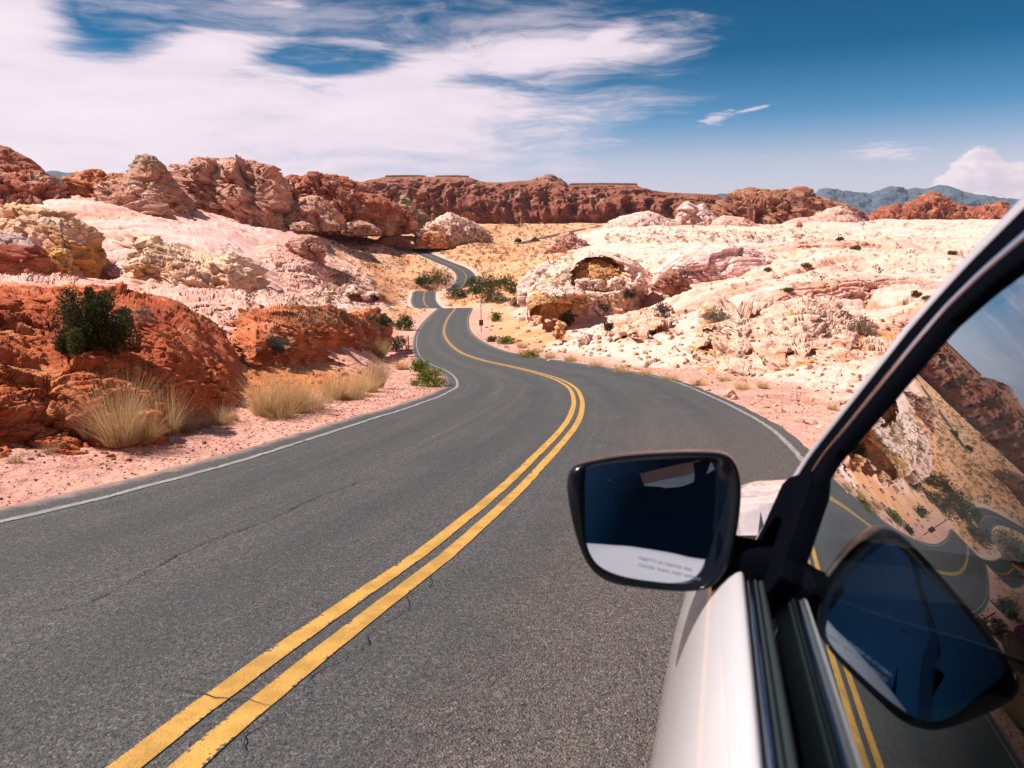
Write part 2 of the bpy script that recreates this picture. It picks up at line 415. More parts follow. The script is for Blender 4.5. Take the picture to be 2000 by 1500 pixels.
def feat(x, y):
    r = np.hypot(x, y)
    return np.stack([np.sin(np.arctan2(x, y) / 2) * 2 * 2.6, np.cos(np.arctan2(x, y) / 2) * 2 * 0.8, np.log(r + 0.5) * 0.9], 1)
_F = feat(BP[:, 0], BP[:, 1]); _d = np.linalg.norm(_F[:, None] - _F[None], axis=2)
_rr = np.hypot(BP[:, 0], BP[:, 1]); _v = BP[:, 2] / (_rr + 2); _m = _v.mean()
_w = np.linalg.solve(_d + np.eye(len(_d)) * 0.006 * -1.0, _v - _m)
def base_z(x, y):
    x = np.asarray(x, float); y = np.asarray(y, float); o = np.zeros(len(x))
    for i in range(0, len(x), 20000):
        f = feat(x[i:i + 20000], y[i:i + 20000])
        d = np.sqrt(np.maximum(((f ** 2).sum(1)[:, None] + (_F ** 2).sum(1)[None] - 2 * f @ _F.T), 0))
        o[i:i + 20000] = d @ _w + _m
    return o * (np.hypot(x, y) + 2)

PINK = np.array((0.74, 0.43, 0.35)); PALE = np.array((0.80, 0.55, 0.49)); CREAM = np.array((0.80, 0.565, 0.46)); YEL = np.array((0.63, 0.37, 0.17)); ORANGE = np.array((0.64, 0.26, 0.115))
RED = np.array((0.42, 0.12, 0.065)); DEEP = np.array((0.27, 0.085, 0.05)); SAND = np.array((0.65, 0.35, 0.22)); LILAC = np.array((0.76, 0.51, 0.46)); GRAVEL = np.array((0.60, 0.33, 0.265)); MAROON = np.array((0.20, 0.065, 0.055))

def ground_all(x, y, grid=None):
    """height and colour of the ground"""
    r = np.hypot(x, y); az = np.arctan2(x, y)
    zb = base_z(x, y)
    lat, zr, idx = road_query(x, y)
    latf, zf, _ = road_query(x, y, FR, FN)
    al = np.abs(lat)
    P0 = xyz(x, y, 0.0)
    # where bare slickrock shows, and where sand and scrub
    n_big = fbm(P0 / 38.0, 3, 5); n_mid = fbm(P0 / 9.0, 4, 9)
    col_px = 1000 + F * x / np.maximum(y, 1) * 0.97
    ups = np.where(y > 0, 1, 0)
    # rockiness: 1 = slickrock
    rock = np.ones(len(x))
    valley = sstep(r, 120, 150) * sstep(-(col_px - 1130) + n_mid * 60, 0, 90) * sstep(col_px + n_mid * 80, 640, 760) * ups
    nearroad = sstep(-al, -16 - 6 * n_mid, -6) * sstep(r, 40, 70)
    farflat = sstep(r, 380, 520) * sstep(-(col_px - 1330), 0, 120)
    scrub = np.clip(np.maximum(np.maximum(valley, nearroad), farflat), 0, 1)
    rock = 1 - scrub
    # relief at every scale, faded near the road
    A = np.clip((al - 3.8) / (4.0 + r * 0.03), 0, 1) ** 1.2 * sstep(np.abs(latf), 6, 40)
    h = np.zeros(len(x))
    for lam, amp in ((60, .05), (24, .06), (11, .07)):
        vis = sstep(r, lam * 0.5, lam * 3.0)
        h += vnoise(P0 / lam + lam, int(lam)) * lam * amp * vis
    # ledges: stair steps over a tilted, warped surface, blocky fracture cells
    loc = np.clip(r / 60, 0.25, 6)
    for st, sc, sd in ((1.0, 14.0, 3), (0.36, 5.0, 11), (0.12, 1.6, 23)):
        g = fbm(P0 * np.array((0.55, 1, 1)) / sc, 3, sd) * sc * 0.16 + 0.05 * x + 0.08 * y
        q = g / st; fr = q - np.floor(q)
        vis = sstep(r, sc * 0.7, sc * 2.5) * sstep(-r, -sc * 130, -sc * 45)
        stair = (np.floor(q) + sstep(fr, 0.55, 0.95)) * st - g
        h += stair * rock * vis * 1.35 * sstep(vnoise(P0 / (sc * 2.2), sd + 5), -0.3, 0.2)
    crackm = np.zeros(len(x))
    for cs, sd, dep in ((16.0, 39, 2.2), (6.0, 41, 0.95), (2.2, 43, 0.36), (0.7, 47, 0.09)):
        sel = (r < cs * 60) & (rock > 0.05) & (y > -30)
        wv = P0[sel] * np.array((0.6, 1.0, 1)) / cs + np.stack([vnoise(P0[sel] / cs * 1.2, 3), vnoise(P0[sel] / cs * 1.2, 4), 0 * x[sel]], 1) * 0.25
        val, jt = facets(wv, sd)
        e = sstep(jt, 0.0, 0.09)
        vis = sstep(-r[sel], -cs * 60, -cs * 25) * sstep(r[sel], cs, cs * 2)
        zone = sstep(vnoise(P0[sel] / (cs * 4.0), 88 + sd), -0.05, 0.5)
        boost = 1 + 0.5 * (az[sel] > 0.05) * sstep(-r[sel], -75, -40) * (cs < 4)
        h[sel] += (val * 0.8 * (0.12 + 0.88 * zone) + (e - 1) * 0.55 * zone) * dep * vis * rock[sel] * boost
        crackm[sel] = np.maximum(crackm[sel], (1 - sstep(jt, 0.0, 0.04)) * vis * zone)
    # hummocks in the scrubland
    h += scrub * (fbm(P0 / 5.0, 3, 61) * 0.35 * sstep(-r, -260, -60) + fbm(P0 / 26.0, 3, 67) * 1.3 * sstep(r, 60, 150))
    fine = fbm(P0 / 0.35, 3, 71) * 0.03 * sstep(-r, -40, -12)
    bl = sstep(al, W + 0.6, W + 2.2 + np.clip(r * 0.06, 0, 9))
    blf = sstep(np.abs(latf), 4, 30)
    z = (zb * blf + (1 - blf) * zf) 
    z = z * bl + (1 - bl) * (zr - 0.02) + h * A + fine * sstep(al, W + 0.1, W + 1.0)
    under = al < W + 0.25
    z = np.where(under, np.minimum(z, zr - 0.035), z)
    z = np.where(al > W + 0.05, z, z - 0.03)
    z = np.where(np.abs(latf) < 6, zf - 0.3, z)
    # colours
    t1 = sstep(n_big, -0.35, 0.35); t2 = sstep(n_mid, -0.4, 0.5)
    n_s = fbm(P0 * np.array((1, 0.4, 1)) / 3.0, 4, 31)
    right = sstep(az, rad(1), rad(7))
    rc = lerp(PINK, PALE, t1)
    rc = lerp(rc, CREAM, right * sstep(n_mid + 0.25, -0.1, 0.5) * 0.75)
    rc = lerp(rc, LILAC, sstep(vnoise(P0 / 55.0 + 7, 12), 0.05, 0.5) * 0.8)
    rc = lerp(rc, ORANGE * 0.6 + PINK * 0.4, sstep(n_s + 0.15 * vnoise(P0 / 14.0, 3), 0.30, 0.75) * 0.75)
    sc_ = lerp(SAND, ORANGE, sstep(n_mid + n_s * 0.4, -0.1, 0.75) * 0.9)
    sc_ = lerp(sc_, np.array((0.71, 0.45, 0.34)), sstep(n_big, 0.0, 0.6) * 0.6)
    c = lerp(sc_, rc, sstep(rock + n_s * 0.3, 0.35, 0.65))
    nearleft = sstep(-r, -30, -17) * sstep(-az, rad(-2), rad(6))
    c = lerp(c, lerp(ORANGE, RED, t2 * 0.6), nearleft)
    c = lerp(c, PALE * 0.5 + CREAM * 0.5, right * sstep(-r, -60, -30) * 0.6)
    gr = sstep(-al - n_s * 0.5, -W - 3.0 - np.clip(r * 0.01, 0, 1), -W - 1.9)
    c = lerp(c, GRAVEL * (1 + 0.12 * n_s[:, None]), gr * sstep(-r, -260, -100))
    c = lerp(c, np.array((0.66, 0.45, 0.36)), sstep(-al, -8, -4) * sstep(r, 120, 135) * 0.8)
    c = c * (1 - 0.35 * crackm[:, None])
    return z, np.clip(c, 0.01, 0.9), np.clip((1 - gr) * rock, 0, 1)

def ground_h(x, y):
    return ground_all(np.atleast_1d(np.asarray(x, float)), np.atleast_1d(np.asarray(y, float)))[0]

rock_ground = rock_mat('bare_rock_ground', 0.8, 0.7, speck=0.35)
def build_ground():
    # polar sheet: fine inside the field of view, coarse behind
    az = np.unique(np.concatenate([np.linspace(-180, -52, 90), np.linspace(-52, -42, 60), np.linspace(-42, 42, 1050), np.linspace(42, 56, 90), np.linspace(56, 180, 90)]))[:-1]
    az = np.deg2rad(az)
    rr = np.concatenate([np.exp(np.linspace(math.log(0.6), math.log(4), 60))[:-1], np.exp(np.linspace(math.log(4), math.log(420), 900))[:-1], np.exp(np.linspace(math.log(420), math.log(12500), 120))])
    A, Rr = np.meshgrid(az, rr)
    x = (Rr * np.sin(A)).ravel(); y = (Rr * np.cos(A)).ravel()
    z, c, rk = ground_all(x, y)
    G3 = np.stack([x, y, z], 1).reshape(len(rr), len(az), 3)
    nv = np.cross(np.gradient(G3, axis=1), np.gradient(G3, axis=0)); nz = np.abs(nv[..., 2]) / (np.linalg.norm(nv, axis=2) + 1e-9)
    steep = (sstep(1 - nz, 0.16, 0.42).ravel()) * sstep(-np.hypot(x, y), -420, -200) * rk      # rust coloured tone on the steeper faces
    c = lerp(c, np.array((0.56, 0.27, 0.14)), steep * 0.6)
    c = np.c_[sat(c), rk]
    Q = grid_quads(len(rr), len(az), True)[:, ::-1]
    V = np.stack([x, y, z], 1)
    # close the middle
    V = np.vstack([V, [0, 0, z[:len(az)].mean()]]); c = np.vstack([c, c[0]])
    me = np_mesh('ground', V, Q, c)
    o = link('ground', me, rock_ground); tag(o, kind='structure')
    return o
build_ground()

def strip(R, N, offs_a, offs_b, lift, k0=0, k1=None, cols=2, uvs=None):
    k1 = k1 or len(R)
    t = np.linspace(0, 1, cols)[None, :, None]
    a = R[k0:k1, None, :2] + N[k0:k1, None, :] * np.reshape(offs_a, (-1, 1, 1)) ; b = R[k0:k1, None, :2] + N[k0:k1, None, :] * np.reshape(offs_b, (-1, 1, 1))
    xy = a * (1 - t) + b * t
    z = np.repeat(R[k0:k1, 2][:, None], cols, 1) + lift
    V = np.concatenate([xy, z[..., None]], 2)
    return V.reshape(-1, 3), grid_quads(k1 - k0, cols)

def asphalt_mat():
    m, t, b, out = mat('asphalt')
    uv = t.new('ShaderNodeUVMap', uv_map='uv').outputs[0]
    pos = t.new('ShaderNodeNewGeometry').outputs['Position']
    sep = t.new('ShaderNodeSeparateXYZ'); t.put(sep.inputs[0], uv)
    u, v = sep.outputs[0], sep.outputs[1]                 # u across in metres (left +), v along
    fine = t.voro(pos, 130, 'F1', 'Color'); sfc = t.new('ShaderNodeSeparateColor'); t.put(sfc.inputs[0], fine)
    fd = t.voro(pos, 130)
    g = t.noise(pos, 38, 5, 0.7); big = t.noise(pos, 0.9, 5, 0.6)
    st = t.new('ShaderNodeCombineXYZ'); t.put(st.inputs[0], t.math('MULTIPLY', u, 7.0)); t.put(st.inputs[1], t.math('MULTIPLY', v, 0.16))
    streak = t.noise(st.outputs[0], 1.0, 6, 0.6, 0.3)
    base = t.mix(big, (0.062, 0.063, 0.064), (0.122, 0.115, 0.107))
    base = t.mix(t.math('MULTIPLY', t.step(streak, 0.42, 0.74), 0.6), base, (0.150, 0.138, 0.128))
    # polished wheel paths in each lane
    def path(c, wd): return t.step(t.math('ABSOLUTE', t.math('SUBTRACT', t.math('ADD', u, t.math('MULTIPLY', t.math('SUBTRACT', big, 0.5), 0.8)), c)), wd, 0.0)
    wp = t.math('ADD', t.math('ADD', path(0.85, .42), path(2.25, .42)), t.math('ADD', path(-0.85, .42), path(-2.25, .42)))
    base = t.mix(t.math('MULTIPLY', wp, 0.55), base, (0.062, 0.062, 0.064))
    # brown worn patch in the middle of the left lane; reddish grit in the right lane near the car
    brown = t.math('MULTIPLY', t.step(t.noise(st.outputs[0], 0.35, 3, 0.5), 0.52, 0.66), path(1.7, 0.9))
    base = t.mix(t.math('MULTIPLY', brown, 0.55), base, (0.165, 0.125, 0.10))
    grit = t.math('MULTIPLY', t.step(t.math('ADD', u, t.math('MULTIPLY', t.math('SUBTRACT', t.noise(pos, 1.6, 5, .65), 0.5), 1.6)), -0.35, -1.1), t.step(v, 46.0, 37.0))
    base = t.mix(t.math('MULTIPLY', grit, 0.75), base, (0.185, 0.140, 0.118))
    # aggregate: light and dark stones
    c = t.mix(t.step(sfc.outputs[0], 0.72, 1.0), base, t.mix(1.0, base, (1.9, 1.8, 1.72), 'MULTIPLY'))
    c = t.mix(t.step(sfc.outputs[1], 0.60, 0.95), c, (0.020, 0.021, 0.024))
    c = t.mix(t.math('MULTIPLY', t.step(g, 0.62, 0.45), 0.5), c, (0.028, 0.028, 0.03))
    edge = t.step(t.math('ADD', t.math('ABSOLUTE', u), t.math('MULTIPLY', t.math('SUBTRACT', t.noise(pos, 4, 5, .7), .5), 0.35)), 3.28, 3.48)
    c = t.mix(t.math('MULTIPLY', edge, 0.75), c, (0.42, 0.26, 0.21))
    t.put(b.inputs['Base Color'], c)
    t.put(b.inputs['Roughness'], t.lin(big, 0.3, 0.7, 0.68, 0.82)); b.inputs['Specular IOR Level'].default_value = 0.35
    h = t.math('ADD', t.math('MULTIPLY', t.math('SUBTRACT', 1.0, fd), t.lin(grit, 0, 1, 0.6, 1.5)), t.math('MULTIPLY', g, 1.2))
    n = t.bump(h, 0.75, 0.008)
    t.put(b.inputs['Normal'], n)
    return m
M_ASPH = asphalt_mat()
def paint_mat(name, col, worn):
    m, t, b, out = mat(name)
    pos = t.new('ShaderNodeNewGeometry').outputs['Position']
    uv = t.new('ShaderNodeUVMap', uv_map='uv').outputs[0]
    sep = t.new('ShaderNodeSeparateXYZ'); t.put(sep.inputs[0], uv)
    edge = t.math('ABSOLUTE', t.math('SUBTRACT', sep.outputs[0], 0.5))      # 0 middle .. 0.5 rim
    n = t.noise(pos, 60, 5, 0.7); n2 = t.noise(pos, 5, 5, 0.6); fd = t.voro(pos, 130)
    c = t.mix(t.step(n2, 0.35, 0.65), tuple(q * 0.66 for q in col), col)
    c = t.mix(t.math('MULTIPLY', t.step(n, 0.60, 0.72), 0.4), c, tuple(q * 0.45 for q in col))
    rim = t.math('ADD', t.math('ADD', t.math('MULTIPLY', edge, 0.9), t.math('MULTIPLY', t.math('SUBTRACT', n, 0.5), 1.1)), t.math('MULTIPLY', t.math('SUBTRACT', n2, 0.5), worn))
    hole = t.step(rim, 0.46, 0.55)
    c = t.mix(hole, c, (0.075, 0.072, 0.07))
    t.put(b.inputs['Base Color'], c); b.inputs['Roughness'].default_value = 0.7; b.inputs['Specular IOR Level'].default_value = 0.3
    t.put(b.inputs['Normal'], t.bump(t.math('ADD', n, t.math('MULTIPLY', fd, -0.5)), 0.6, 0.006))
    return m
M_YEL = paint_mat('yellow_paint', (0.60, 0.32, 0.07), 1.2); M_WHITE = paint_mat('white_line_paint', (0.33, 0.295, 0.275), 2.3)
M_CRACK = plain('crack_dark', (0.012, 0.012, 0.013), 0.9)

def build_road():
    jl = W + 0.38 + 0.07 * fbm(xyz(RS * 1.6, RS * 0 + 3, 0), 4, 3); jr = -(W + 0.22 + 0.06 * fbm(xyz(RS * 1.6, RS * 0 + 9, 0), 4, 5))
    V, Q = strip(R, RN, jl, jr, 0.0, cols=15)
    t = np.linspace(0, 1, 15)[None]; u = jl[:, None] * (1 - t) + jr[:, None] * t; v = np.repeat(RS[:, None], 15, 1)
    me = np_mesh('road', V, Q[:, ::-1], uv=np.stack([u, v], 2).reshape(-1, 2))
    tag(link('road', me, M_ASPH), kind='structure')
    V, Q = strip(FR, FN, np.full(len(FR), 3.2), np.full(len(FR), -3.2), 0.0, cols=3)
    me = np_mesh('far_road', V, Q[:, ::-1], uv=np.tile([[1, 0], [0, 0], [-1, 0]], (len(FR), 1)))
    tag(link('far_road', me, M_ASPH), kind='structure')
    def line(name, a, b, m, wob=0.0, k1=None, gap=None):
        k1 = k1 or len(R)
        wa = wob * fbm(xyz(RS * 2.2, RS * 0 + a * 7, 0), 3, 8); 
        V, Q = strip(R, RN, np.full(len(R), a) + wa, np.full(len(R), b) + wa, 0.0045, cols=2)
        me = np_mesh(name, V, Q[:, ::-1], uv=np.tile([[0, 0], [1, 0]], (len(R), 1)))
        tag(link(name, me, m), kind='structure')
    line('yellow_line', 0.168, 0.068, M_YEL, 0.007); line('yellow_line', -0.008, -0.108, M_YEL, 0.007)
    line('left_edge_line', W + 0.035, W - 0.045, M_WHITE, 0.02); line('right_edge_line', -W + 0.04, -W - 0.045, M_WHITE, 0.015)
    # cracks: thin ragged slivers lying on the asphalt
    def crack(pts, w, sd):
        # pts = pixels on the road surface
        P = []
        for px, py in pts:
            d = ray(px, py); ts = np.linspace(1.0, 30, 6000); q = d[None] * ts[:, None]
            m = (np.abs(R[:, 1] - 8) < 14); RR = R[m]
            k = ((q[:, None, :2] - RR[None, ::3, :2]) ** 2).sum(2).argmin(1)
            zz = RR[::3][k, 2]; j = np.argmax(q[:, 2] < zz); P.append(q[j])
        P = np.array(P); D = catmull(P, lambda y: 0.03)
        n, s = frame(D)
        off = fbm(xyz(s * 7, s * 0 + sd, 0), 5, sd, 0.6) * 0.022
        ww = w * (0.35 + 0.9 * np.clip(0.5 + fbm(xyz(s * 4, s * 0, sd), 3, sd), 0, 1.3)) * np.clip(np.minimum(s, s[-1] - s) * 4, 0.05, 1)
        _, zz, _ = road_query(D[:, 0], D[:, 1])
        D[:, 2] = zz + 0.0085
        a = D.copy(); b_ = D.copy()
        a[:, :2] += n * (off + ww)[:, None]; b_[:, :2] += n * (off - ww)[:, None]
        V = np.stack([a, b_], 1).reshape(-1, 3)
        me = np_mesh('road_crack', V, grid_quads(len(D), 2)[:, ::-1])
        tag(link('road_crack', me, M_CRACK), kind='structure')
    crack([(0, 1212), (150, 1168), (250, 1130), (400, 1062), (520, 1010), (620, 968), (700, 935), (745, 920)], 0.0042, 3)
    crack([(300, 1338), (360, 1340), (420, 1356), (480, 1360), (530, 1372), (565, 1367)], 0.0032, 5)
    crack([(565, 1367), (600, 1345), (612, 1328), (700, 1255), (735, 1225), (790, 1180), (800, 1160), (830, 1140), (845, 1120)], 0.0028, 9)
    crack([(565, 1370), (545, 1400), (500, 1430), (455, 1465), (430, 1500)], 0.0035, 12)
build_road()

# ------------------------------------------------------------------ rock formations: solid lumps with their own distance, width and depth
M_MOUNT = rock_mat('mountain_rock', 160.0, 0.5); M_ROCKFAR = rock_mat('far_rock', 9.0, 0.8); M_ROCKMID = rock_mat('hill_rock', 3.0, 0.6); M_ROCKNEAR = rock_mat('near_rock', 0.7, 0.65, speck=0.2); M_BANK = rock_mat('bank_rock', 0.35, 0.8, speck=0.3)
def norms(G):
    du = np.gradient(G, axis=1); dv = np.gradient(G, axis=0)
    n = np.cross(du, dv); n /= np.linalg.norm(n, axis=2)[..., None] + 1e-9
    return n
def formation(name, label, cat, out, base, depth, cols, mat_, L=None, n=(260, 120), prof=(0.8, 0.6), gully=0.0, block=1.0, strata=1.0, tilt=(0.3, 0.1), lump=0.85, seed=1, group=None, cave=None, calm=0.45, zd=0.45, amp=None, sink=0.12, band=None, rim=None, parent=None, kind=None):
    """out: (px, py, Y) along the skyline; base: (px, py, Y) along the front foot; depth in metres behind the skyline"""
    out = np.array(out, float); base = np.array(base, float)
    px0, px1 = out[0, 0], out[-1, 0]
    ns, nt = n
    S = np.linspace(px0, px1, ns)
    T = at(S, np.interp(S, out[:, 0], out[:, 1]), np.interp(S, out[:, 0], out[:, 2]))
    B = at(S, np.interp(S, base[:, 0], base[:, 1]), np.interp(S, base[:, 0], base[:, 2]))
    H = max(T[:, 2].max() - B[:, 2].min(), 0.3); L = L or H
    B[:, 2] -= sink * H
    e = np.clip(np.minimum(np.arange(ns), np.arange(ns)[::-1]) / (ns * 0.13), 0, 1); e = np.sqrt(1 - (1 - e) ** 2)
    if len(np.shape(prof[0])): P0_ = np.interp(S, prof[0], prof[1])[None]; P1_ = np.interp(S, prof[0], prof[2])[None]
    else: P0_, P1_ = prof[0], prof[1]
    ph = np.concatenate([np.linspace(0, PI / 2, int(nt * 0.72), endpoint=False), np.linspace(PI / 2, PI, nt - int(nt * 0.72))])[:, None]
    cz = np.sin(ph) ** P0_ * np.ones((1, ns)); cy = np.sign(np.cos(ph)) * np.abs(np.cos(ph)) ** P1_ * np.ones((1, ns))
    G = np.zeros((nt, ns, 3))
    Hs = np.maximum(T[:, 2] - B[:, 2], 0.02 * H)
    G[..., 2] = B[:, 2] + Hs * cz
    front = cy > 0
    G[..., 0] = np.where(front, T[:, 0] + (B[:, 0] - T[:, 0]) * cy, T[:, 0] * (1 - cy * depth / np.maximum(T[:, 1], 1) * e))
    G[..., 1] = np.where(front, T[:, 1] + (B[:, 1] - T[:, 1]) * cy, T[:, 1] - cy * depth * e)
    N = norms(G)
    if N[nt // 3, ns // 2, 1] > 0: N = -N
    p = G.reshape(-1, 3); off = np.array((seed * 13.7, seed * 7.1, seed * 3.3))
    q = (p / L + off)
    en = (np.clip(e * 1.5, 0, 1)[None] * np.ones((nt, 1))).ravel()
    d = 0.15 * lump * fbm(q / 0.9, 2, seed) + 0.035 * lump * fbm(q / 0.38, 2, seed + 1) + 0.008 * fbm(q / 0.11, 3, seed + 5)
    if gully:
        d = d + gully * (ridged(q * np.array((1, 1, 0.22)) / 0.55, 3, seed + 8) - 0.6) * np.clip(cz * 1.0, 0.15, 1).ravel() * (0.4 + 0.6 * sstep(1.35 - cz, 0.3, 0.9)).ravel()
    # tilted bedding: hard and soft layers
    a, b_ = tilt
    lay = q[:, 2] + a * q[:, 0] + b_ * q[:, 1] + 0.10 * fbm(q / 0.6, 2, seed + 20)
    lz = np.stack([lay * 0 + seed, lay * 13, lay * 0], 1)
    l1 = vnoise(lz, seed + 30)
    def beds(k, sd):
        t_ = lay * k + 0.35 * vnoise(q / 0.4, sd + 3); i_ = np.floor(t_); f_ = t_ - i_
        hsh = ((_h(i_.astype(np.int64), i_.astype(np.int64) * 0 + sd, i_.astype(np.int64) * 0, sd) & np.uint32(1023)).astype(np.float32) / 511.5 - 1)
        return hsh, 1 - sstep(np.minimum(f_, 1 - f_), 0.0, 0.10)
    h1, g1 = beds(9.0, seed + 30); h2, g2 = beds(27.0, seed + 41)
    bedz = sstep(vnoise(q / 0.45, seed + 33), -0.35, 0.15)
    d = d + strata * (0.022 * h1 - 0.012 * g1 + 0.007 * h2 - 0.005 * g2) * (0.25 + 0.75 * bedz)
    # fractured blocks, flattened along the bedding
    qb = np.stack([q[:, 0], q[:, 1], lay * 1.7], 1)
    qb = qb + 0.05 * np.stack([vnoise(q / 0.12, 3), vnoise(q / 0.12, 4), vnoise(q / 0.12, 5)], 1)
    crk = np.zeros(len(p))
    for cs, am in ((0.62, 0.19), (0.25, 0.070), (0.09, 0.020), (0.035, 0.005)):
        val, jt = facets(qb / cs, seed + int(cs * 100))
        zone = sstep(vnoise(q / (cs * 3), seed + 44), -0.35, 0.25)
        bk = block * 1.3 if amp is None else block * np.tile(np.interp(S, amp[0], amp[1]), nt)
        d = d + bk * am * (val * (0.35 + 0.65 * zone) + (sstep(jt, 0, 0.09) - 1) * (0.30 if cs > 0.3 else 0.75) * zone)
        if cs < 0.3: crk = np.maximum(crk, (1 - sstep(jt, 0.0, 0.05)) * zone)
    d = d * L * (0.15 + 0.85 * en) * (1 - calm * sstep(cz, 0.90, 0.99).ravel())
    p = p + N.reshape(-1, 3) * d[:, None] * np.array((1, 1, zd))
    hollow_tone = []
    if cave is not None:
        for (cx, cy_, rx, ry, dp) in cave:
            z_ = p[:, 1] * cP - p[:, 2] * sP; v_ = (p[:, 1] * sP + p[:, 2] * cP) / z_; u_ = p[:, 0] / z_
            X = 1000 + u_ * F; Y_ = 750 - v_ * F
            r2 = np.sqrt(((X - cx) / rx) ** 2 + ((Y_ - cy_) / ry) ** 2 * np.where(Y_ < cy_, 1.0, 4.0))
            fr = (N.reshape(-1, 3)[:, 1] < 0.3)
            ww_ = sstep(1.08 + 0.10 * vnoise(q / 0.12, 6) - r2, 0, 0.20) * fr; p[:, 1] += dp * ww_; hollow_tone.append(ww_ * (dp > 3))
    # colour: bedding bands, patches, darker ochre inside hollows, crack tint
    c0, c1, c2 = [np.array(c) for c in cols]
    bnd = vnoise(np.stack([lay * 0, lay * 5.5, lay * 0 + 3], 1), seed + 50) + 0.5 * vnoise(lz, seed + 51) + 0.35 * fbm(q / 0.4, 3, seed + 52)
    c = lerp(np.tile(c0, (len(p), 1)), c1, np.clip(sstep(bnd, -0.15, 0.45) * 0.75 + 0.22 * h1 + 0.13 * h2, 0, 1))
    c = lerp(c, c2, sstep(fbm(q / 0.55, 4, seed + 60) + 0.3 * l1, 0.12, 0.65) * 0.85)
    if band is not None:                       # (colour, from, to) by height fraction
        for bc, h0, h1 in band:
            hh = (p[:, 2] - B[:, 2].min() - sink * H) / H + 0.06 * fbm(q / 0.3, 3, 71)
            c = lerp(c, np.array(bc), sstep(hh, h0 - 0.05, h0 + 0.05) * sstep(-hh, -h1 - 0.05, -h1 + 0.05))
    for ww_ in hollow_tone: c = lerp(c, np.array((0.50, 0.25, 0.10)) * (1 + 0.25 * h2[:, None]), ww_ * 0.85)
    c = c * (1 - 0.45 * crk[:, None])
    me = np_mesh(name, p, grid_quads(nt, ns)[:, ::-1], sat(c))
    o = link(name, me, mat_, parent)
    # keep normals outward
    if label: tag(o, label, cat, group, kind)
    return o
def prof_pts(pts, Y): return [(a, b, Y if len(r) == 0 else r[0]) for a, b, *r in pts]
def flat_base(o, y, dY):
    return [(o[0][0], y, o[0][2] - dY), (o[-1][0], y, o[-1][2] - dY)]

